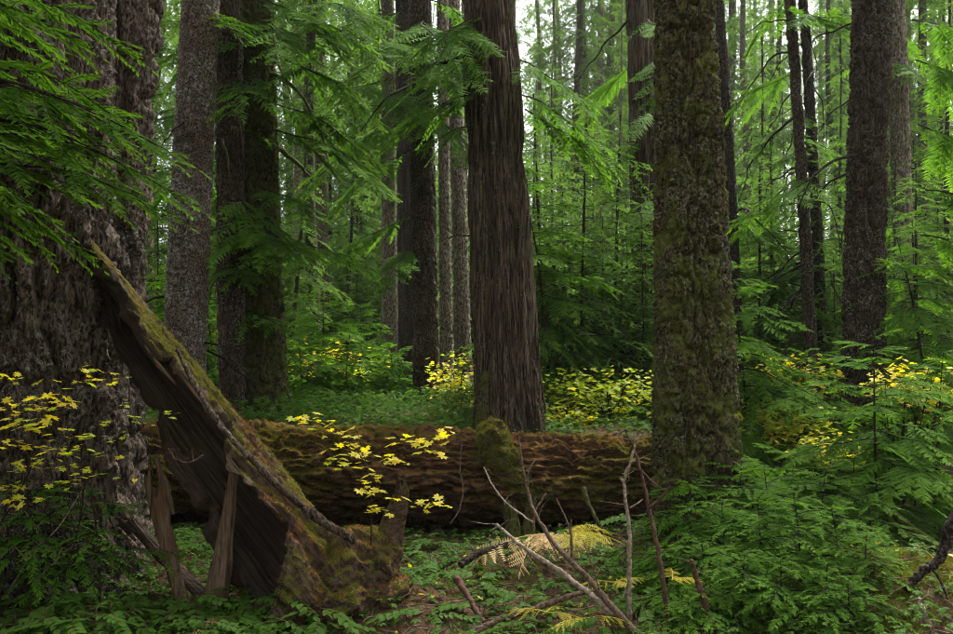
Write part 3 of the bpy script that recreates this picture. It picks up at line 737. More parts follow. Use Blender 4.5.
def trunk_moss(t, count, seed, thr, side=None):
    me = [c for c in t.children if c.name.startswith('trunk')][0].data
    V = np.zeros(len(me.vertices)*3, np.float32); me.vertices.foreach_get('co', V); V = V.reshape(-1, 3).astype(float)
    F = np.zeros(len(me.loops), np.int32); me.loops.foreach_get('vertex_index', F); F = F.reshape(-1, 4)
    zt = CAMH+370/FPX*t.location.y-t.location.z
    mk = lambda C, n: (n[:, 1] < .3)*(C[:, 2] < zt)*sstep(thr, thr+.3, fbm(C[:, 0]*11, C[:, 1]*11, C[:, 2]*8, 3)+.25*fbm(C[:, 0]*1.5, C[:, 1]*1.5, C[:, 2]*.8+seed, 2)-(side*n[:, 0]*.25 if side else 0))
    P, n, r = scatter(V, F, count, mk, seed); V, F = blades(P, n, r, .02, .007)
    tag(link('moss', mesh_np('moss', V, F, [M['mossd']], smooth=False), t), kind='stuff')
trunk_moss(tD, 34000, 71, .10, 1); trunk_moss(tI, 26000, 72, -.1); trunk_moss(tC, 6000, 73, .3)

# ------------------------------------------------------------------ the fallen log
P0 = np.array([-3.6, 7.55, .47]); P1 = np.array([1.95, 7.2, .40])
ax = P1-P0; LL = np.linalg.norm(ax); ax /= LL
up = np.array([0, 0, 1.0]); up -= ax*up.dot(ax); up /= np.linalg.norm(up); sidev = np.cross(up, ax)
ns, nth = 560, 200
s = np.linspace(0, LL, ns); th = np.linspace(0, 2*PI, nth, endpoint=False)          # th 0 = up, pi/2 = +sidev (away), -pi/2 = camera side
TH, S_ = np.meshgrid(th, s)
rad = np.interp(S_, [0, 2.2, LL], [.46, .455, .40])
cosu, sinv = np.cos(TH), np.sin(TH)
wy = .16*fbm(S_*1.6, sinv*1.5, cosu*1.5, 3)
n1 = fbm(S_*1.9, (sinv+wy)*4.6, (cosu+wy)*4.6, 3); r1 = sstep(.0, .3, np.abs(n1))
n2 = fbm(S_*5.5, (sinv+wy)*10, (cosu+wy)*10, 2); r2 = sstep(0, .35, np.abs(n2))
n3 = fbm(S_*12, sinv*20, cosu*20, 2); n4 = noise(S_*40, sinv*44, cosu*44)
D = (.11*(r1-.7)+.05*(r2-.6))*(.75+.6*noise(S_*1.5+4, sinv*1.6, cosu*1.6))+.034*n3+.009*n4+.04*fbm(S_*.9, sinv*1.2, cosu*1.2, 2)
under = sstep(.05, -.75, cosu)*sstep(.3, -.5, sinv)
RR = rad*(1-.20*under)+D
ends = sstep(0, .12, S_)*sstep(LL, LL-.12, S_); RR = RR*(.25+.75*np.sqrt(np.maximum(ends, 0)))
LV = np.stack([S_, sinv*RR, cosu*RR*.98], -1).reshape(-1, 3); LF = grid_faces(ns, nth)[:, ::-1]
log = thing('fallen_log', 'huge fallen log covered in moss and rust coloured needles in front of the cedar', 'log', tuple(P0))
trk = link('trunk', mesh_np('trunk', LV, LF, [M['log']]), log)
log.rotation_euler = Matrix((ax, sidev, up)).transposed().to_euler()
mk = lambda C, n: np.clip((n[:, 2]*.5+.35-n[:, 1]*.35), 0, 1)*sstep(-.05, .3, fbm(C[:, 0]*2.2, C[:, 1]*5, C[:, 2]*5, 3))
P, n, r = scatter(LV, LF, 80000, mk, 1); V, F = blades(P, n, r, .022, .0065); tag(link('moss', mesh_np('moss', V, F, [M['moss']], smooth=False), log), kind='stuff')
mk = lambda C, n: np.clip(n[:, 2]-.25, 0, 1)*sstep(.15, -.3, fbm(C[:, 0]*2.2, C[:, 1]*5, C[:, 2]*5, 3))
P, n, r = scatter(LV, LF, 36000, mk, 2); V, F = blades(P, n, r, .022, .004, 2.2); tag(link('needle_litter', mesh_np('needle_litter', V, F, [M['litter']], smooth=False), log), kind='stuff')

# mossy knob over the log
def blob(name, c, rx, ry, rz_, seed, amp=.25, sub=64):
    u = np.linspace(0.02, PI-.02, sub); v = np.linspace(0, 2*PI, sub*2, endpoint=False); Vv, U = np.meshgrid(v, u)
    x, y, z = np.sin(U)*np.cos(Vv), np.sin(U)*np.sin(Vv), np.cos(U)
    d = 1+amp*fbm(x*1.8+seed, y*1.8, z*1.8, 3)+.06*fbm(x*9, y*9+seed, z*9, 2)
    V = np.stack([x*d*rx, y*d*ry, z*d*rz_], -1).reshape(-1, 3)+np.array(c); return V, grid_faces(sub, sub*2)[:, ::-1]
def to_log(p): q = np.asarray(p)-P0; return np.array([q.dot(ax), q.dot(sidev), q.dot(up)])
acc = Acc()
for (px, py, Y, a, b, c, sd_) in ((492, 434, 7.0, .15, .16, .13, 3), (500, 460, 6.95, .15, .12, .13, 5), (512, 476, 6.95, .17, .11, .10, 8), (496, 450, 6.95, .12, .14, .16, 9), (528, 492, 6.92, .11, .09, .08, 21)):
    V, F = blob('b', to_log(px2w(px, py, Y)), a, b, c, sd_, .55); acc.V.append(V); acc.F.append(F+acc.n); acc.n += len(V)
BV = np.concatenate(acc.V); BF = np.concatenate(acc.F)
kn = link('mossy_knob', mesh_np('mossy_knob', BV, BF, [M['lean']]), log)
P, n, r = scatter(BV, BF, 30000, lambda C, n: .4+.6*sstep(-.2, .3, fbm(C[:, 0]*8, C[:, 1]*8, C[:, 2]*8, 2)), 3); V, F = blades(P, n, r, .022, .006)
tag(link('moss', mesh_np('moss', V, F, [M['moss']], smooth=False), kn), kind='stuff')

# ------------------------------------------------------------------ the leaning hollow log
T0 = px2w(104, 266, 5.2); T1 = px2w(358, 576, 4.80)
a = T1-T0; LA = np.linalg.norm(a); a /= LA
u_ = np.array([0, 0, 1.0]); u_ -= a*u_.dot(a); u_ /= np.linalg.norm(u_)
c_ = np.cross(u_, a)                                        # y of the local frame
sg = 1.0 if c_[1] < 0 else -1.0                             # camera side
ns, nt_ = 250, 125
s = np.linspace(0, 1, ns); q = np.linspace(0, 1, nt_)
Rr = np.interp(s, [0, .12, .5, .85, 1], [.14, .22, .31, .36, .34])
t1 = np.interp(s, [0, .3, .5, .7, .85, 1.0], [18, 20, 24, 34, 50, 105])+17*noise(s*10, 2.2, 0)+11*noise(s*37, 1.1, 4)
t2 = np.interp(s, [0, .3, .6, .8, 1], [-120, -150, -165, -170, -200])+20*noise(s*8, 6.2, 0)+8*noise(s*27, 3.2, 0)
ANG = np.radians(t1[:, None]+(t2-t1)[:, None]*q[None, :]); SS = np.repeat(s[:, None], nt_, 1)*LA
jag = .10*noise(q*9, 3.1, 0)+.05*noise(q*30, 7.1, 0)
SS = SS+(jag[None, :]-.06)*(1-np.repeat(s[:, None], nt_, 1))**6*2.2
Rg = np.repeat(Rr[:, None], nt_, 1)
sa, ca = np.sin(ANG), np.cos(ANG)
n1 = fbm(SS*1.3, sa*3.2, ca*3.2, 2); n2 = noise(SS*4, sa*9, ca*9); n3 = fbm(SS*16, sa*13, ca*13, 2); n4 = noise(SS*45, sa*30, ca*30)
Ro = Rg+.05*(sstep(0, .3, np.abs(n1))-.6)+.02*(sstep(0, .35, np.abs(n2))-.6)+.016*n3+.007*n4
Ri = Rg-.085-.05*fbm(SS*1.1, sa*7, ca*7, 3)-.02*noise(SS*2, sa*26, ca*26)
Ri = np.minimum(Ri, Ro-.03)
edge = np.minimum(q, 1-q)[None, :]
Ri = Ro-(Ro-Ri)*sstep(-.02, .04, edge)
def sh(Rx): return np.stack([SS, sg*sa*Rx, ca*Rx-Rg], -1)
VO = sh(Ro); VI = sh(Ri)
loop = np.concatenate([VO, VI[:, ::-1]], 1); m2 = nt_*2
SV = loop.reshape(-1, 3); SF = grid_faces(ns, m2)
cap = []
for i in range(nt_-1):
    for row, fl_ in ((0, 0), (ns-1, 1)):
        b0 = row*m2; f_ = [b0+i, b0+i+1, b0+m2-2-i, b0+m2-1-i]; cap.append(f_ if fl_ else f_[::-1])
isrim = np.tile(np.concatenate([np.ones(4), np.zeros(nt_*2-9), np.ones(5)]), ns-1)
isout = np.tile(np.concatenate([np.ones(nt_-1), [0], np.zeros(nt_-1), [0]]), ns-1)
SFa = np.concatenate([SF, np.array(cap)]); rimn = np.repeat((noise(s*11, 8.8, 0)[:-1] > .15) & (s[:-1] > .22) & (s[:-1] < .72), m2)
mi = np.concatenate([np.where((isrim > 0) & rimn, 2, np.where(isrim > 0, 1, 1-isout)), np.full(len(cap), 1)]).astype(int)
if sg > 0: SFa = SFa[:, ::-1]
lean = thing('leaning_log', 'broken hollow log shell with mossy top leaning against the massive fir', 'log', tuple(T0))
lean.rotation_euler = Matrix((a, c_, u_)).transposed().to_euler()
link('shell', mesh_np('shell', SV, SFa, [M['lean'], M['rot'], M['rim']], mi), lean)
rq = np.random.RandomState(77)
for i in range(12):                                          # torn shards of wood along the rim
    k = int(rq.uniform(.18, .62)*ns); k2 = k+int(rq.uniform(.04, .10)*ns)
    A0 = (VO[k, 0]+VI[k, 0])/2; A1 = A0+np.array([(s[k2]-s[k])*LA, sg*rq.uniform(-.02, .02), -rq.uniform(-.01, .035)])
    v = np.linspace(0, 1, 7)[:, None]; P = A0+(A1-A0)*v
    V, F = tube(P, np.array([.3, 1, .9, .75, .55, .3, .04])*rq.uniform(.007, .015), 5)
    V[:, 1] = V[:, 1]*.55+.45*np.repeat(P[:, 1], 5)
    link('torn_shard', mesh_np('torn_shard', V, F, [M['rim']], smooth=False), lean)
def to_lean(p): q_ = np.asarray(p)-T0; return np.array([q_.dot(a), q_.dot(c_), q_.dot(u_)])
OV = VO.reshape(-1, 3); OF = grid_faces(ns, nt_, False)
if sg > 0: OF = OF[:, ::-1]
wup = np.array([a[2], c_[2], u_[2]])
Cc, nn, _ = face_data(OV, OF)
if nn[:, 2].mean() < 0: OF = OF[:, ::-1]
mk = lambda C, n: np.clip(n.dot(wup)+.15, 0, 1)*sstep(-.1, .25, fbm(C[:, 0]*3, C[:, 1]*6, C[:, 2]*6, 3))
P, n, r = scatter(OV, OF, 26000, mk, 4); V, F = blades(P, n, r, .018, .005); tag(link('moss', mesh_np('moss', V, F, [M['moss']], smooth=False), lean), kind='stuff')
mk = lambda C, n: np.clip(n.dot(wup)+.1, 0, 1)*sstep(.1, -.3, fbm(C[:, 0]*3, C[:, 1]*6, C[:, 2]*6, 3))*sstep(.3, 1.4, C[:, 0])
P, n, r = scatter(OV, OF, 16000, mk, 5); V, F = blades(P, n, r, .022, .004, 2.0); tag(link('needle_litter', mesh_np('needle_litter', V, F, [M['litter']], smooth=False), lean), kind='stuff')
# root mound at its foot
acc = Acc()
for (px, py, Y, x_, y_, z_, sd_) in ((345, 575, 4.85, .24, .2, .24, 11), (372, 560, 4.92, .20, .16, .20, 12), (335, 600, 4.72, .2, .16, .14, 14), (385, 595, 4.9, .18, .16, .13, 15)):
    V, F = blob('b', px2w(px, py, Y), x_, y_, z_, sd_, .5); acc.V.append(V); acc.F.append(F+acc.n); acc.n += len(V)
RV = np.concatenate(acc.V); RF = np.concatenate(acc.F)
rm = link('root_mound', mesh_np('root_mound', np.array([to_lean(p) for p in RV]), RF, [M['lean']]), lean)
RVl = np.array([to_lean(p) for p in RV])
P, n, r = scatter(RVl, RF, 9000, lambda C, n: np.clip(n.dot(wup)+.3, 0, 1)*sstep(-.2, .3, fbm(C[:, 0]*8, C[:, 1]*8, C[:, 2]*8, 2)), 6); V, F = blades(P, n, r, .02, .005)
tag(link('moss', mesh_np('moss', V, F, [M['moss']], smooth=False), rm), kind='stuff')
P, n, r = scatter(RVl, RF, 9000, lambda C, n: np.clip(n.dot(wup)+.3, 0, 1)*sstep(.2, -.3, fbm(C[:, 0]*8, C[:, 1]*8, C[:, 2]*8, 2)), 7); V, F = blades(P, n, r, .024, .004, 2.0)
tag(link('needle_litter', mesh_np('needle_litter', V, F, [M['litter']], smooth=False), rm), kind='stuff')

# ---- splinters, stubs and sticks
def splinter(name, label, cat, pts, widths, mat, seed, thick=.5, n=44, jag=.10, rings=70):
    """pts: px rows with depth along the piece, top first; widths in px."""
    W = np.array([px2w(*p) for p in pts]); wr = np.array([w_/2/FPX*p[2] for w_, p in zip(widths, pts)])
    L_ = np.linspace(0, 1, len(W)); v = np.linspace(0, 1, rings)
    C = np.stack([np.interp(v, L_, W[:, c]) for c in range(3)], 1); rr_ = np.interp(v, L_, wr)
    base = C[-1].copy(); th = np.arange(n)*2*PI/n
    TH, Vv = np.meshgrid(th, v)
    D = 1+.28*noise(np.cos(TH)*2.2+seed, np.sin(TH)*2.2, Vv*2)+.16*noise(np.cos(TH)*6+seed, np.sin(TH)*6, Vv*4)+.16*noise(np.cos(TH)*14+seed, np.sin(TH)*14, Vv*5)
    X = C[:, None, 0]+np.cos(TH)*rr_[:, None]*D; Yy = C[:, None, 1]+np.sin(TH)*rr_[:, None]*D*thick
    Z = C[:, None, 2]+jag*np.exp(-Vv*14)*noise(np.cos(TH)*2.4+seed, np.sin(TH)*2.4, 3.3)*2
    V = np.stack([X, Yy, np.broadcast_to(Z, X.shape)], -1).reshape(-1, 3)
    F = np.concatenate([quad2tri(grid_faces(rings, n)), np.array([[i, (i+1) % n, len(V)] for i in range(n)])])
    V = np.concatenate([V, [C[0]-np.array([0, 0, jag*.6])]])-base
    o = link(name, mesh_np(name, V, F, [mat], attrs={'h': np.full(len(V), .5)}), None, tuple(base))
    return tag(o, label, cat)
splinter('wood_splinter', 'flat weathered wood splinter propping the middle of the leaning log', 'wood piece', [(233, 470, 4.98), (226, 530, 4.96), (216, 604, 4.9)], (7, 14, 24), M['splint'], 1, .4, jag=.03)
splinter('wood_splinter', 'rust brown upright wood splinter standing under the leaning log near the fir', 'wood piece', [(155, 492, 5.1), (166, 540, 5.08), (182, 602, 5.0)], (17, 16, 13), M['splint'], 2, .45)
splinter('wood_splinter', 'thin grey wood splinter dangling under the leaning log', 'wood piece', [(155, 458, 5.15), (165, 485, 5.12), (173, 514, 5.1)], (4, 9, 3), M['splint'], 3, .5, jag=.02)
splinter('wood_splinter', 'slanted dark wood slab at the foot of the rust brown splinter', 'wood piece', [(130, 520, 5.3), (165, 560, 5.2), (203, 596, 5.05)], (12, 18, 16), M['rot'], 4, .5, jag=.02)
sn = splinter('broken_stub', 'jagged mossy stub standing at the foot of the leaning log', 'stump', [(402, 492, 4.95), (392, 525, 4.95), (380, 565, 4.93), (376, 612, 4.9)], (13, 21, 32, 46), M['lean'], 5, .9, jag=.07)
splinter('broken_stub', 'short mossy stub with a pale top in front of the fallen log', 'stump', [(508, 504, 6.35), (512, 525, 6.35), (514, 556, 6.3)], (12, 14, 17), M['mossy'], 6, .9, jag=.03)
splinter('broken_stub', 'narrow mossy stub close beside the short pale topped stub', 'stump', [(531, 499, 6.4), (529, 525, 6.4), (527, 556, 6.35)], (8, 12, 16), M['mossy'], 7, .9, jag=.04)
splinter('cedar_stump', 'greenish slab like stump leaning on the foot of the cedar', 'stump', [(486, 372, 8.45), (484, 400, 8.42), (482, 442, 8.4)], (8, 13, 18), M['mossy'], 8, .6, jag=.05)

def catmull(P, k=8):
    P = np.asarray(P, float); Q = np.concatenate([[2*P[0]-P[1]], P, [2*P[-1]-P[-2]]]); o_ = []
    for i in range(1, len(Q)-2):
        t = np.linspace(0, 1, k, endpoint=False)[:, None]
        o_.append(.5*((2*Q[i])+(-Q[i-1]+Q[i+1])*t+(2*Q[i-1]-5*Q[i]+4*Q[i+1]-Q[i+2])*t*t+(-Q[i-1]+3*Q[i]-3*Q[i+1]+Q[i+2])*t**3))
    return np.concatenate(o_+[P[-1:]])
def stick(name, label, pts, w0, w1, mat, twigs=(), cat='branch', seed=0, knot=.12, group=None):
    W = catmull([px2w(*p) for p in pts]); base = W[0].copy(); k = len(W); Ym = pts[0][2]
    rr_ = np.linspace(w0, w1, k)*.85/2/FPX*Ym*(1+knot*noise(np.arange(k)*.9, seed*3.3, 0)); acc = Acc()
    W = W+.004*np.stack([noise(np.arange(k)*.6, seed, c) for c in range(3)], 1)
    Wc = np.concatenate([W[:1], W, W[-1:]]); Wc[0] -= (W[1]-W[0])*.15; Wc[-1] += (W[-1]-W[-2])*.3; rc = np.concatenate([[rr_[0]*.15], rr_, [rr_[-1]*.1]])
    kk = np.linspace(0, len(Wc)-1, len(Wc)*3); Wc = np.stack([np.interp(kk, np.arange(len(Wc)), Wc[:, c]) for c in range(3)], 1); rc = np.interp(kk, np.arange(len(rc)), rc)
    V, F = tube(Wc-base, rc, 12); rv = np.repeat(rc, 12)[:, None]
    V = V+rv*.32*np.stack([fbm(V[:, 0]*70+c*9, V[:, 1]*70, V[:, 2]*70+seed, 2) for c in range(3)], 1); acc.add(V, F)
    rq = np.random.RandomState(900+seed)
    for _ in range(int(3+k/5)):
        i_ = rq.randint(k//4, k); q_ = W[i_]; l_ = rq.uniform(.04, .16); d_ = rq.normal(0, 1, 3)*np.array([1, .6, .8])+np.array([0, 0, .5]); d_ /= np.linalg.norm(d_)
        T = np.array([q_, q_+d_*l_*.5+rq.normal(0, .008, 3), q_+d_*l_+rq.normal(0, .012, 3)]); V, F = tube(T-base, np.array([.0024, .0017, .0008]), 5); acc.add(V, F)
    for tw, a_, b_ in twigs:
        T = catmull([px2w(*p) for p in tw], 6); V, F = tube(T-base, np.linspace(a_, b_, len(T))/2/FPX*Ym, 6); acc.add(V, F)
    V, F, _, _ = acc.arrays()
    return tag(link(name, mesh_np(name, V, F, [mat], attrs={'h': np.full(len(V), .5)}), None, tuple(base)), label, cat, group)
stick('dead_branch', 'long scaly grey branch lying along the leaning log', [(355, 541, 4.62), (318, 518, 4.60), (285, 492, 4.62), (255, 462, 4.66), (222, 428, 4.74), (195, 385, 4.86), (178, 350, 4.95)], 11, 5, M['brown'], seed=1, knot=.3)
stick('dead_branch', 'pale bare stick slanting up from the forest floor toward the stubs', [(648, 642, 4.5), (600, 602, 4.6), (555, 568, 4.7), (520, 545, 4.8), (497, 524, 4.9)], 9, 3.5, M['stickp'], [([(497, 527, 4.9), (490, 531, 4.92)], 2.5, 1.5)], seed=2)
stick('dead_branch', 'long reddish branch curving up with a forked thin tip before the fallen log', [(650, 650, 4.45), (615, 610, 4.55), (585, 575, 4.7), (556, 545, 4.85), (536, 515, 5.0), (527, 488, 5.1), (521, 455, 5.15), (519, 435, 5.2)], 9, 1.6, M['stick'],
      [([(527, 488, 5.1), (529, 470, 5.12), (535, 460, 5.15)], 2.2, 1.4), ([(572, 562, 4.78), (570, 530, 4.8), (556, 498, 4.85)], 3, 1.8), ([(571, 548, 4.8), (571, 518, 4.82)], 2.6, 1.6), ([(538, 520, 5.0), (560, 560, 4.95)], 2, 1.2), ([(600, 592, 4.62), (590, 560, 4.62), (583, 540, 4.65)], 2, 1.2)], seed=3)
stick('dead_branch', 'thin grey twig arching over the stubs from the mossy knob', [(532, 522, 5.9), (510, 506, 6.0), (494, 488, 6.1), (484, 468, 6.2)], 2.8, 1.5, M['stickp'], seed=4)
stick('dead_branch', 'upright pale forked stick in front of the fallen log', [(630, 620, 4.7), (629, 575, 4.72), (630, 535, 4.75), (626, 505, 4.78), (624, 482, 4.8), (630, 462, 4.8), (635, 447, 4.8), (640, 434, 4.8)], 6, 2, M['stickp'],
      [([(624, 482, 4.8), (620, 478, 4.8)], 3.5, 3), ([(629, 580, 4.72), (622, 600, 4.7)], 2, 1.4), ([(630, 508, 4.76), (638, 503, 4.76), (643, 499, 4.77)], 2, 1.2)], seed=5)
stick('dead_branch', 'upright dark red stick with one pale side twig before the lichen trunk', [(671, 645, 4.55), (664, 590, 4.6), (656, 540, 4.65), (649, 510, 4.7), (643, 480, 4.75), (636, 455, 4.8), (625, 430, 4.85)], 6.5, 2.5, M['stickr'],
      [([(649, 508, 4.7), (660, 499, 4.68), (671, 486, 4.66)], 3.6, 3.2), ([(641, 470, 4.76), (655, 484, 4.7), (666, 492, 4.7)], 1.6, 1)], seed=6)
stick('dead_branch', 'short thick dark red stick poking up among the hemlock seedlings', [(716, 650, 4.4), (706, 605, 4.45), (697, 580, 4.5), (692, 560, 4.5)], 9, 5, M['stickr'], [([(697, 582, 4.5), (701, 610, 4.44), (700, 630, 4.4)], 2, 1.5)], seed=7)
stick('dead_branch', 'short stick with a mossy end leaning against the fallen log', [(604, 535, 6.2), (594, 515, 6.25), (587, 500, 6.3), (583, 486, 6.35)], 4, 6, M['mossy'], seed=8)
stick('dead_branch', 'brown stick leaning against the log beside the narrow stub', [(533, 530, 6.2), (536, 510, 6.25), (546, 494, 6.3)], 3, 2.4, M['stick'], seed=9)
stick('dead_branch', 'dark crooked branch with a pale broken end on the mossy mound', [(905, 590, 4.5), (922, 572, 4.5), (938, 560, 4.5), (947, 540, 4.5), (952, 524, 4.5), (965, 505, 4.5)], 9, 12, M['dark'], [([(946, 545, 4.5), (944, 530, 4.48), (950, 520, 4.47)], 6, 4), ([(930, 566, 4.5), (940, 580, 4.45), (948, 600, 4.4)], 3, 2)], seed=10)
stick('dead_branch', 'grey weathered snag poking out of the mossy mound', [(934, 645, 4.2), (926, 618, 4.25), (918, 598, 4.3)], 9, 5, M['stickp'], seed=11)
stick('fallen_branch', 'mossy thin trunk lying beneath the slim upright sapling', [(955, 560, 5.4), (920, 536, 5.7), (895, 515, 6.0), (875, 495, 6.3)], 14, 9, M['mossy'], seed=12)
stick('fallen_branch', 'rotten dark branch lying on the forest floor below the stubs', [(460, 565, 5.4), (478, 553, 5.5), (500, 546, 5.6), (515, 543, 5.65)], 10, 6, M['dark'], seed=13)
stick('fallen_branch', 'brown rotten branch lying across the litter in front of the stubs', [(468, 636, 4.55), (495, 622, 4.6), (530, 610, 4.65), (570, 596, 4.7), (590, 590, 4.8)], 10, 5, M['stick'], seed=14)
stick('fallen_branch', 'splintered red brown slab of wood lying on the litter', [(456, 578, 5.0), (470, 600, 4.85), (484, 622, 4.7)], 9, 5, M['stickr'], seed=15)
stick('dead_branch', 'thin curved twig hanging down the face of the fallen log', [(450, 524, 6.55), (459, 510, 6.6), (463, 490, 6.7), (460, 470, 6.8), (462, 440, 6.9)], 2, 1.2, M['stick'], seed=16)
stick('dead_branch', 'thin pale curved twig at the foot of the massive fir', [(36, 582, 4.75), (46, 570, 4.75), (56, 560, 4.75), (62, 548, 4.75)], 2.4, 1.2, M['stickp'], seed=17)
stick('dead_branch', 'thin branched bare twig leaning on the massive fir', [(10, 590, 4.7), (28, 560, 4.7), (40, 545, 4.72), (36, 530, 4.75), (24, 510, 4.8)], 2.2, 1, M['stickp'], [([(40, 545, 4.72), (60, 525, 4.72), (85, 485, 4.75)], 1.6, .8), ([(28, 560, 4.7), (8, 540, 4.7)], 1.4, .8)], seed=18)
stick('dead_branch', 'curled pale root twig under the hollow of the leaning log', [(203, 455, 4.9), (190, 462, 4.85), (175, 458, 4.85), (168, 448, 4.9)], 2.2, 1.2, M['stick'], seed=19)
#==PLANTS==
# ------------------------------------------------------------------ leaf and frond templates
def maple_leaf():
    pts = [(0, 0, 0)]
    for i, a_ in enumerate(np.linspace(-150, 150, 15)):
        rr_ = (1.0 if i % 2 == 1 else .62)*(1-.25*abs(a_)/150)
        pts.append((rr_*math.cos(R(a_)), rr_*math.sin(R(a_)), .10*abs(math.sin(R(a_*1.0)))-.10*rr_*rr_))
    return np.array(pts), np.array([[0, i, i+1] for i in range(1, 15)])
def ovate(nseg=3, w_=.34, fold=.10, curl=.12):
    V = [(0, 0, 0)]; F = []
    xs = np.linspace(0, 1, nseg+2)[1:-1]
    for x in xs:
        h_ = w_*math.sin(PI*x**.8)
        z = -curl*x*x; V += [(x, h_, z+fold*h_*2), (x, 0, z), (x, -h_, z+fold*h_*2)]
    V.append((1, 0, -curl)); n_ = len(xs); e = len(V)-1
    F += [[0, 2, 1], [0, 3, 2]]
    for i in range(n_-1):
        a_ = 1+3*i; b_ = a_+3
        F += [[a_, a_+1, b_+1], [a_, b_+1, b_], [a_+1, a_+2, b_+2], [a_+1, b_+2, b_+1]]
    a_ = 1+3*(n_-1); F += [[a_, a_+1, e], [a_+1, a_+2, e]]
    return np.array(V), np.array(F)
LEAFV, LEAFF = maple_leaf(); OVV, OVF = ovate(); OV2V, OV2F = ovate(1, .36)
me_leafY = mesh_np('leaf', LEAFV, LEAFF, [M['yellow']], smooth=False); me_leafL = mesh_np('leaf', LEAFV, LEAFF, [M['lime']], smooth=False)
LEAF2 = LEAFV*np.array([1, .8, 1])+np.array([0, 0, 1])*(.25*LEAFV[:, :1]**2-.35*np.abs(LEAFV[:, 1:2])); me_leafA = mesh_np('leaf', LEAF2, LEAFF, [M['amber']], smooth=False)

def frond_mesh(seed, mat, L=.55, pairs=11, wid=.36, droop=.3, pn=6):
    r = np.random.RandomState(seed); acc = Acc(); k = 10; s_ = np.linspace(0, 1, k)
    f = lambda u: np.array([u*L, .04*L*math.sin(u*3+seed), L*(.25*u-droop*u**2.2)])
    V, F = tube(np.array([f(u) for u in s_]), np.linspace(.0035, .001, k), 5); acc.add(V, F, 0)
    nt_ = 8; dv = [(0, 0, 0)]; df = []                          # toothed lance-shaped pinna
    for q_ in range(nt_):
        x0, x1 = (q_+.1)/nt_, (q_+.95)/nt_; h0 = .035; h1 = .19*(1-q_/nt_)**.7+.02
        b_ = len(dv); dv += [(x0, 0, 0), (x1-.02, 0, 0), (x0+.07, h1, -.02), (x0+.07, -h1, -.02)]
        df += [[b_, b_+1, b_+2], [b_, b_+3, b_+1]]
    dv = np.array(dv); df = np.array(df)
    for i in range(pairs):
        u = .14+.84*i/pairs; l = L*wid*(math.sin(PI*min(1, (u*.86+.16)))**.8)*r.uniform(.8, 1.1)
        for sd_ in (1, -1):
            if r.rand() < .18: continue
            X = mats4([f(u)], sd_*R(72-25*u+r.uniform(-9, 9)), r.uniform(.05, .8), r.uniform(-.9, .9), l)
            V, F = inst(dv, df, X); acc.add(V, F, 0)
    V, F = inst(dv, df, mats4([f(.95)], 0, .4, 0, L*.12)); acc.add(V, F, 0)
    return acc.mesh('frond', [mat], False)
def compound_mesh(seed, mat, L=.26, pairs=5, ll=.065):
    r = np.random.RandomState(seed); acc = Acc(); s_ = np.linspace(0, 1, 7)
    f = lambda u: np.array([u*L, 0, L*(.28*u-.42*u*u)])
    V, F = tube(np.array([f(u) for u in s_]), np.linspace(.0025, .001, 7), 4); acc.add(V, F, 1)
    X = []
    for i in range(pairs):
        u = .22+.74*i/pairs
        for sd_ in (1, -1): X.append(mats4([f(u)], sd_*R(66-18*u+r.uniform(-8, 8)), r.uniform(-.05, .3), r.uniform(-.3, .3), ll*r.uniform(.8, 1.15)*(1-.3*abs(u-.5)))[0])
    X.append(mats4([f(.97)], 0, .3, 0, ll)[0])
    V, F = inst(OVV, OVF, np.array(X)); acc.add(V, F, 0)
    return acc.mesh('leaf', [mat, M['stickr']], True)
COMP = [compound_mesh(700+i, M['leaf'], L_, p_, l_) for i, (L_, p_, l_) in enumerate(((.28, 6, .062), (.22, 5, .055), (.32, 7, .06)))]

# ------------------------------------------------------------------ vine maples
def maple(label, base, tips, nleaf, seed, spread=(.16, .12, .05), size=.045, mix=.3, group=None, name='vine_maple', tilt=.25):
    """thin stems from base to tips (px, row, depth); leaves laid in flat layers round the tips"""
    r = np.random.RandomState(seed); b = px2w(*base)
    t = thing(name, label, 'shrub', tuple(b), group)
    E_ = np.array([px2w(*tp)-b for tp in tips]); top = E_[np.argsort(E_[:, 2])[-3:]].mean(0)*.95
    W = catmull([np.zeros(3), top*.5+np.array([.04, 0, 0]), top], 8); V, F = tube(W, np.linspace(.0042, .0014, len(W)), 5)
    link('stem', mesh_np('stem', V, F, [M['twig']], attrs={'h': np.full(len(V), .5)}), t)
    for e in E_:
        q0 = W[min(len(W)-2, int(len(W)*r.uniform(.45, .8)*min(1, max(.35, e[2]/(top[2]+.01)))))]
        Wt = catmull([q0, (q0+e)/2+np.array([0, 0, .05]), e], 6); V, F = tube(Wt, np.linspace(.0020, .0009, len(Wt)), 4)
        link('twig', mesh_np('twig', V, F, [M['twig']], attrs={'h': np.full(len(V), .5)}), t)
    for i in range(nleaf):
        tp = tips[i % len(tips)]; e = px2w(*tp)-b+r.normal(0, 1, 3)*np.array(spread)
        sz = size*r.uniform(.65, 1.25)
        link('leaf', me_leafL if r.rand() < mix else (me_leafY if r.rand() < .7 else me_leafA), t, tuple(e), (r.normal(0, tilt), r.normal(.1, tilt), r.uniform(0, 6.28)), (sz, sz*r.uniform(.8, 1), sz))
    return t
maple('golden vine maple branches spread in layers before the massive fir', (-20, 560, 4.6),
      [(10, 380, 4.6), (22, 425, 4.55), (45, 398, 4.6), (65, 405, 4.65), (40, 425, 4.6), (10, 445, 4.5), (15, 470, 4.5), (55, 430, 4.6), (8, 488, 4.55), (100, 372, 4.7), (0, 405, 4.6), (92, 382, 4.7), (30, 500, 4.5), (20, 412, 4.5), (50, 452, 4.5)], 140, 1, (.08, .10, .022), .044, .22, tilt=.25)
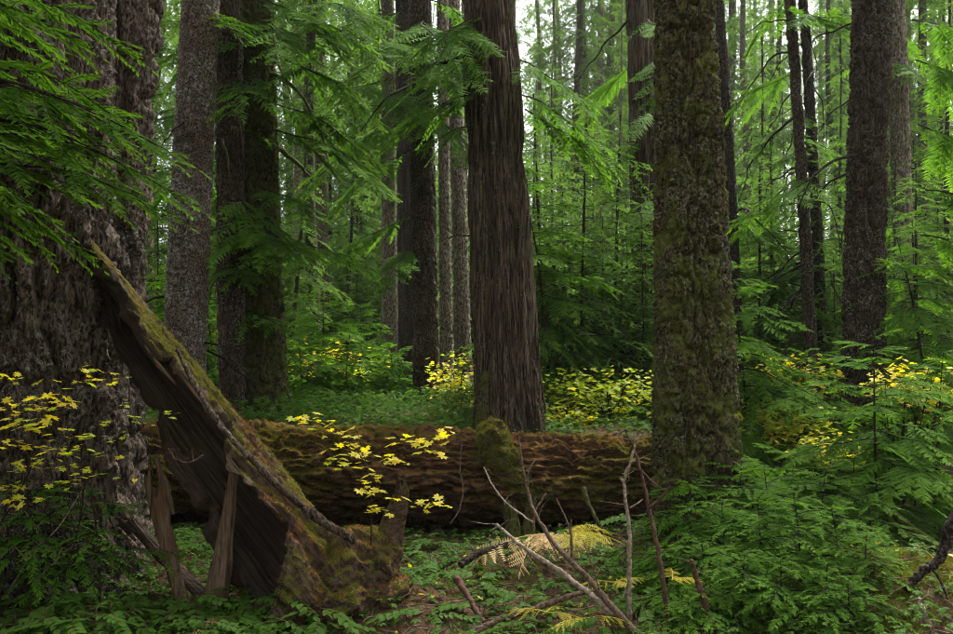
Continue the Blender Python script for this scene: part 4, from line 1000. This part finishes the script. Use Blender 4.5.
maple('lime green vine maple twigs hanging below the golden branches', (60, 590, 4.6),
      [(80, 442, 4.6), (95, 438, 4.6), (75, 470, 4.55), (105, 475, 4.55), (55, 458, 4.6), (88, 455, 4.6), (60, 485, 4.55)], 60, 2, (.07, .08, .025), .036, .7, tilt=.2)
maple('small lime green maple sprig in the shadow of the leaning log', (150, 520, 4.75), [(125, 405, 4.75), (130, 418, 4.75), (143, 422, 4.75), (165, 412, 4.75), (112, 424, 4.75), (128, 432, 4.72)], 26, 3, (.04, .05, .018), .032, .85, tilt=.2)
maple('yellow maple sapling rising from the foot of the leaning log', (371, 545, 4.75),
      [(305, 418, 4.75), (335, 435, 4.75), (350, 452, 4.7), (362, 462, 4.75), (372, 475, 4.7), (400, 440, 4.8), (425, 437, 4.85), (430, 452, 4.85), (368, 490, 4.7), (395, 462, 4.75), (410, 500, 4.75), (430, 505, 4.75), (376, 510, 4.7), (345, 448, 4.72), (445, 433, 4.85), (318, 424, 4.75), (345, 462, 4.7)], 130, 4, (.06, .07, .02), .044, .15, tilt=.25)
# bushes farther back carry small leaves
def maple_bush(label, px, py, Y, rx, ry, rz_, n_, seed, mix=.5, group=None, size=.04, layers=6):
    r = np.random.RandomState(seed); c = px2w(px, py, Y); g0 = np.array([c[0], c[1], gz(c[0], c[1])])
    t = thing('vine_maple', label, 'shrub', tuple(g0), group); off = c-g0
    acc = Acc()
    for i in range(9):
        e = off+r.uniform(-1, 1, 3)*np.array([rx, ry, rz_])*.8
        W = catmull([np.array([r.uniform(-.1, .1), r.uniform(-.1, .1), -.05]), e*.55+np.array([0, 0, .15]), e], 6); V, F = tube(W, np.linspace(.011, .003, len(W)), 5); acc.add(V, F)
    V, F, _, _ = acc.arrays(); link('stem', mesh_np('stem', V, F, [M['twig']], attrs={'h': np.full(len(V), .5)}), t)
    k = n_; P = np.clip(r.normal(0, .5, (k, 3)), -1, 1); P[:, 2] = np.round(P[:, 2]*layers)/layers+r.normal(0, .06, k); P = P*np.array([rx, ry, rz_])+off
    X = mats4(P, r.uniform(0, 6.28, k), r.normal(.1, .3, k), r.normal(0, .3, k), size*r.uniform(.6, 1.3, k))
    V, F = inst(LEAFV, LEAFF, X); lm = r.rand(k) < mix; mi_ = np.repeat(lm.astype(int), len(LEAFF))
    tag(link('foliage', mesh_np('foliage', V, F, [M['yellow'], M['lime']], mi_, False), t), kind='stuff')
    return t
maple_bush('broad lime yellow vine maple between the cedar and the lichen trunk', 605, 392, 9.7, 1.05, .6, .27, 1150, 11, .93, size=.042, layers=4)
maple_bush('lime vine maple spreading low behind the lichen trunk', 560, 418, 9.3, .4, .3, .12, 420, 12, .6, size=.04)
maple_bush('pale yellow vine maple standing behind the twin pale trunks', 455, 385, 11.6, .4, .4, .45, 420, 13, .45, size=.05)
maple_bush('sparse yellow vine maple behind the dark bough hung trunk', 340, 365, 13, .8, .5, .45, 300, 14, .4, size=.05)
maple_bush('bright yellow vine maple low beside the lichen trunk', 775, 425, 8.3, .55, .5, .22, 800, 15, .6, size=.042)
maple_bush('golden vine maple under the crossing thin trunks', 790, 378, 9.0, .5, .4, .25, 420, 16, .3, size=.042)
maple_bush('golden vine maple behind the slim upright sapling', 900, 382, 7.4, .32, .3, .2, 160, 17, .15, size=.042)
maple_bush('yellow vine maple beyond the slim brown trunk', 930, 395, 8.4, .45, .4, .25, 260, 18, .3, size=.045)
maple_bush('low yellow leaved maple under the tall dark brown trunk', 825, 448, 7.2, .35, .3, .14, 200, 19, .35, size=.036)
maple_bush('greenish yellow vine maple beside the mossy double trunks', 215, 345, 12.5, .4, .4, .4, 160, 20, .7, size=.045)

# ------------------------------------------------------------------ young hemlocks on the right and behind the log
sapling('slim upright hemlock sapling with layered sprays in front of the dark brown trunk', (878-CX)/FPX*6.2, 6.2, 1.75, 17, .85, MID, None, 41, bend=(-.02, .05), z0=.25, r0=.018, pitch=(.0, .25))
sapling('thin bare stemmed hemlock sapling close beside the slim upright sapling', (889-CX)/FPX*6.6, 6.6, 1.35, 8, .6, MID, None, 42, bend=(.0, .05), z0=.5, r0=.010)
sapling('bright young hemlock with drooping lacy sprays right of the lichen trunk', (748-CX)/FPX*8.4, 8.4, 2.35, 34, 1.35, MID, None, 43, z0=.1, pitch=(.1, .45))
sapling('bushy bright hemlock spreading wide under the crossing thin trunks', (796-CX)/FPX*8.9, 8.9, 1.35, 28, 1.1, MID, None, 44, z0=.1, pitch=(.0, .3))
sapling('wide low hemlock bush at the foot of the tall dark brown trunk', (832-CX)/FPX*7.7, 7.7, .75, 18, .8, MID, None, 45, z0=.15, pitch=(.0, .3))
sapling('hemlock bush with broad flat sprays beyond the mossy mound', (935-CX)/FPX*7.0, 7.0, 1.6, 24, 1.1, MID, None, 46, z0=.15, pitch=(.0, .35))
sapling('tall lacy hemlock sapling behind the slim brown trunk', (925-CX)/FPX*9.6, 9.6, 3.0, 30, 1.5, MID, None, 47, z0=.12, pitch=(.1, .45))
sapling('thin dark hemlock sapling standing free between the cedar and the reddish cedar', (546-CX)/FPX*10.4, 10.4, 3.6, 26, 1.25, MID, None, 48, z0=.2, r0=.03, pitch=(.1, .5))
sapling('young hemlock with flat sprays close behind the cedar', (575-CX)/FPX*11.5, 11.5, 2.4, 26, 1.4, MID, None, 49, z0=.12, pitch=(.05, .45))
sapling('dense young hemlock beside the reddish brown cedar', (620-CX)/FPX*12.2, 12.2, 2.8, 30, 1.5, MID, None, 50, z0=.1, pitch=(.1, .45))
for i, (px, Y, H) in enumerate(((303, 11.2, 1.0), (345, 11.8, 1.1), (395, 12.4, .9), (322, 14.0, 1.8), (362, 15, 1.6), (215, 11.2, 1.6), (195, 12, 2.2))):
    sapling('young hemlock with flat green sprays growing just behind the left half of the log', (px-CX)/FPX*Y, Y, H, 24, .55+.42*H, MID, 'young hemlocks behind the left half of the log', 60+i, z0=.1, pitch=(.0, .4))
for i, (px, Y, H, L_) in enumerate(((690, 5.75, .62, .62), (725, 5.4, .55, .62), (762, 5.1, .58, .60), (800, 4.95, .55, .55), (838, 4.9, .42, .5), (742, 4.6, .38, .48), (705, 5.0, .40, .5), (780, 4.5, .36, .45), (825, 4.45, .32, .42), (865, 4.6, .34, .42),
                                    (870, 5.6, .5, .5), (770, 5.9, .62, .7), (820, 5.7, .62, .62), (740, 6.2, .65, .8), (700, 4.5, .25, .4), (850, 4.25, .28, .4), (668, 5.35, .3, .45), (790, 6.5, .75, .9), (850, 6.6, .7, .8))):
    sapling('low hemlock seedling with fresh flat sprays carpeting the ground below the lichen trunk', (px-CX)/FPX*Y, Y, H, 15, L_, HI if Y < 6 else MID, 'hemlock seedlings below the lichen trunk', 80+i, name='hemlock_seedling', z0=.25, pitch=(-.1, .22), cat='seedling')
for i, (px, Y, H, L_) in enumerate(((20, 4.75, .85, .55), (60, 4.8, .75, .5), (100, 4.85, .8, .5), (-10, 4.6, .8, .5))):
    sapling('dim scrawny hemlock seedling clinging to the foot of the massive fir', (px-CX)/FPX*Y, Y, H, 9, L_, HI, 'seedlings at the foot of the massive fir', 120+i, name='hemlock_seedling', z0=.45, pitch=(-.1, .25), cat='seedling')

# ------------------------------------------------------------------ ferns and leafy plants of the floor
def fern(label, px, py, Y, mat, nf, L, seed, yaws=None, pitch=.1, group=None, dz=0):
    r = np.random.RandomState(seed); p = px2w(px, py, Y); z = gz(p[0], Y) if dz is None else p[2]
    t = thing('fern', label, 'fern', (p[0], Y, z), group)
    for i in range(nf):
        yw = R(yaws[i]) if yaws else r.uniform(0, 6.28)
        link('frond', frond_mesh(seed*10+i, mat, L*r.uniform(.85, 1.15)), t, (0, 0, 0), (r.uniform(-.3, .3), pitch+r.uniform(-.15, .15), yw))
    return t
fern('withered tan fern with drooping fronds beside the mossy stubs', 528, 535, 5.75, M['dryfern'], 6, .5, 1, (-20, -48, 10, -100, -70, -140), .2)
fern('yellowing fern spread out behind the bare sticks', 566, 532, 5.5, M['yelfern'], 5, .40, 2, (-10, -45, 15, -85, 40), .1)
fern('small yellow fern between the upright bare sticks', 612, 582, 4.9, M['yelfern'], 3, .22, 3, (10, 170, -60), .0)
fern('tiny yellow fern beside the dark red stick', 672, 580, 4.7, M['yelfern'], 3, .17, 4, (20, 80, -40), -.1)
fern('withered pinkish brown fern frond in front of the leaning log', 200, 622, 4.5, M['dryfern'], 2, .26, 5, (-25, -80), .1)
fern('yellow green fern low in front of the rotten branch', 545, 612, 4.55, M['yelfern'], 3, .24, 6, (0, 60, 160), .1)
fern('pale yellow fern frond lying by the foot of the pale stick', 590, 618, 4.5, M['yelfern'], 2, .26, 7, (0, -160), .1)
def leafy(label, px, Y, nl, seed, group, h=.16):
    r = np.random.RandomState(seed); x = (px-CX)/FPX*Y; t = thing('leafy_plant', label, 'plant', (x, Y, gz(x, Y)), group)
    V, F = tube([(0, 0, -.03), (.005, 0, h*.6), (0, .005, h)], [.004, .003, .002], 5); link('stem', mesh_np('stem', V, F, [M['stickr']], attrs={'h': np.full(len(V), .5)}), t)
    for i in range(nl):
        s_ = r.uniform(.75, 1.2); link('leaf', COMP[r.randint(3)], t, (0, 0, h*(.35+.65*i/nl)), (r.uniform(-.3, .3), r.uniform(-.15, .35), i*2.4+r.uniform(-.4, .4)), (s_, s_, s_))
lab = 'low plant with paired glossy green leaflets growing along the foot of the fir'
for i, (px, Y) in enumerate(((5, 4.6), (30, 4.5), (52, 4.62), (75, 4.45), (15, 4.35), (45, 4.3), (95, 4.55), (70, 4.3), (110, 4.4), (-15, 4.45), (130, 4.5), (95, 4.3), (145, 4.4), (25, 4.75))):
    leafy(lab, px, Y, 7, 900+i, 'leafy plants at the foot of the fir', .14+.05*(i % 3))
lab = 'small plant with paired green leaflets growing in front of the leaning log'
for i, (px, Y) in enumerate(((150, 4.85), (170, 4.5), (195, 4.6), (235, 4.55), (255, 4.7), (280, 4.6), (225, 4.9), (250, 5.2), (265, 5.5), (300, 4.45), (210, 4.35), (320, 4.4), (230, 5.6), (275, 4.4))):
    leafy(lab, px, Y, 6, 930+i, 'leafy plants before the leaning log', .10+.05*(i % 3))
lab = 'small plant with paired green leaflets growing along the front of the fallen log'
for i in range(26):
    r = np.random.RandomState(960+i); px = r.uniform(395, 700); Y = r.uniform(4.5, 6.6)
    leafy(lab, px, Y, 5, 990+i, 'leafy plants along the fallen log', .06+.04*(i % 3))

# ------------------------------------------------------------------ ground cover, litter and twigs nobody could count
def ground_pts(n_, seed, x0, x1, y0, y1, mask=None):
    r = np.random.RandomState(seed); x = r.uniform(x0, x1, n_); y = r.uniform(y0, y1, n_)
    if mask is not None:
        k = r.rand(n_) < mask(x, y); x, y = x[k], y[k]
    ok = ((x+2.98)**2+(y-5.45)**2 > .55**2) & ((x-1.73)**2+(y-6.55)**2 > .36**2); x, y = x[ok], y[ok]
    return np.stack([x, y, zg(x, y)], 1), r
# small whorled leaves
WH = []
for i in range(5): WH.append(mats4([(0, 0, 0)], i*2*PI/5+.2*math.sin(i*3), .15, .1, 1.0)[0])
DV = np.array([(0, 0, 0), (.5, .36, .06), (1, 0, -.1), (.5, -.36, .06)]); DF = np.array([[0, 2, 1], [0, 3, 2]])
WV, WF = inst(DV, DF, np.array(WH))
P, r = ground_pts(42000, 1, -4.2, 4.8, 4.0, 9.8, lambda x, y: (.25+.75*sstep(-.1, .25, fbm(x*1.4, y*1.4, 5.5, 3)))*(1-.75*np.exp(-((x-.15)**2/.30+(y-4.75)**2/.20)))*(1-.8*np.exp(-((x-2.75)**2/.5+(y-4.8)**2/.6))))
k = len(P); P[:, 2] += r.uniform(.015, .11, k)
X = mats4(P, r.uniform(0, 6.28, k), r.normal(-.1, .25, k), r.normal(0, .25, k), r.uniform(.014, .04, k)); V, F = inst(WV, WF, X)
tag(link('ground_cover', mesh_np('ground_cover', V, F, [M['leaf']], smooth=False)), 'small green whorled leaves covering the forest floor', 'ground cover', kind='stuff')
# the same, thin and larger, behind the log
P, r = ground_pts(9000, 2, -9, 10, 8.3, 16); P2, r2 = ground_pts(6000, 22, -3.6, .8, 8.2, 12.5); P = np.concatenate([P, P2]); k = len(P); P[:, 2] += r.uniform(.02, .3, k)
X = mats4(P, r.uniform(0, 6.28, k), r.normal(-.1, .3, k), r.normal(0, .3, k), r.uniform(.02, .045, k)); V, F = inst(WV, WF, X)
tag(link('undergrowth', mesh_np('undergrowth', V, F, [M['leaf']], smooth=False)), 'green leafy undergrowth on the bank behind the fallen log', 'undergrowth', kind='stuff')
# moss on the ground
mm = lambda x, y: np.clip(sstep(.0, .3, fbm(x*1.1+4, y*1.1, 9.5, 3))+1.2*np.exp(-((x-2.75)**2/.9+(y-4.9)**2/1.2)), 0, 1)
P, r = ground_pts(130000, 3, -4.2, 4.8, 4.0, 9.6, mm); k = len(P)
V, F = blades(P, np.tile([0, 0, 1.0], (k, 1)), r, .026, .007, .7)
tag(link('moss_carpet', mesh_np('moss_carpet', V, F, [M['moss']], smooth=False)), 'olive moss tufts covering parts of the forest floor', 'moss', kind='stuff')
P, r = ground_pts(50000, 33, 1.9, 3.6, 4.0, 6.0, lambda x, y: np.exp(-((x-2.75)**2/.45+(y-4.9)**2/.7))*sstep(-.4, .1, fbm(x*5, y*5, 2.2, 3))); k = len(P)
V, F = blades(P, np.tile([0, 0, 1.0], (k, 1)), r, .032, .008, .7)
tag(link('mossy_mound', mesh_np('mossy_mound', V, F, [M['moss']], smooth=False)), 'thick olive moss on the low mound under the dark crooked branch', 'moss', kind='stuff')
# needle litter
P, r = ground_pts(90000, 4, -4.2, 4.8, 4.0, 10); k = len(P); P[:, 2] += .006
V, F = blades(P, np.tile([0, 0, 1.0], (k, 1)), r, .03, .005, 3.0)
tag(link('needle_litter', mesh_np('needle_litter', V, F, [M['litter']], smooth=False)), 'rust brown needles and scraps strewn over the forest floor', 'litter', kind='stuff')
# fine twigs
P, r = ground_pts(4200, 5, -4.0, 4.4, 4.1, 7.6); acc = Acc()
for p in P:
    an = r.uniform(0, 6.28); l = r.uniform(.08, .5)*r.uniform(.4, 1); d = np.array([math.cos(an), math.sin(an), r.uniform(-.1, .28)])
    b = p+np.array([0, 0, .012]); C = np.array([b, b+d*l*.35+r.normal(0, .04*l, 3), b+d*l*.7+r.normal(0, .05*l, 3), b+d*l])
    C[:, 2] = np.maximum(C[:, 2], zg(C[:, 0], C[:, 1])+.006)
    V, F = tube(C, np.array([1, .8, .6, .35])*r.choice([.0012, .0016, .002, .003, .005]), 4); acc.add(V, F)
V, F, _, _ = acc.arrays()
tag(link('twig_litter', mesh_np('twig_litter', V, F, [M['twigl']])), 'thin dead twigs scattered over the forest floor', 'twigs', kind='stuff')
# fallen yellow leaves
P, r = ground_pts(420, 6, -3.6, 4.2, 4.1, 7.2); k = len(P); P[:, 2] += r.uniform(.02, .07, k)
V, F = inst(LEAFV, LEAFF, mats4(P, r.uniform(0, 6.28, k), r.normal(0, .35, k), r.normal(0, .35, k), r.uniform(.012, .032, k)))
tag(link('fallen_leaves', mesh_np('fallen_leaves', V, F, [M['yellow']], smooth=False)), 'small yellow leaves fallen on the forest floor', 'leaves', kind='stuff')

# ------------------------------------------------------------------ the damp air of the wood
m, t, o = new_mat('haze'); pv = t.nodes.new('ShaderNodeVolumePrincipled'); pv.inputs['Density'].default_value = .0005
pv.inputs['Color'].default_value = (.93, 1.0, .95, 1); pv.inputs['Anisotropy'].default_value = .2
t.links.new(pv.outputs[0], o.inputs['Volume'])
bx0, bx1, by0, by1, bz0, bz1 = -270, 270, -70, 430, -2.0, 75
HVv = np.array([(x, y, z) for x in (bx0, bx1) for y in (by0, by1) for z in (bz0, bz1)], float)
HFf = np.array([(0, 1, 3, 2), (4, 6, 7, 5), (0, 4, 5, 1), (2, 3, 7, 6), (0, 2, 6, 4), (1, 5, 7, 3)])
tag(link('haze', mesh_np('haze', HVv, HFf, [m], smooth=False)), 'thin damp haze between the trees', 'haze', kind='stuff')
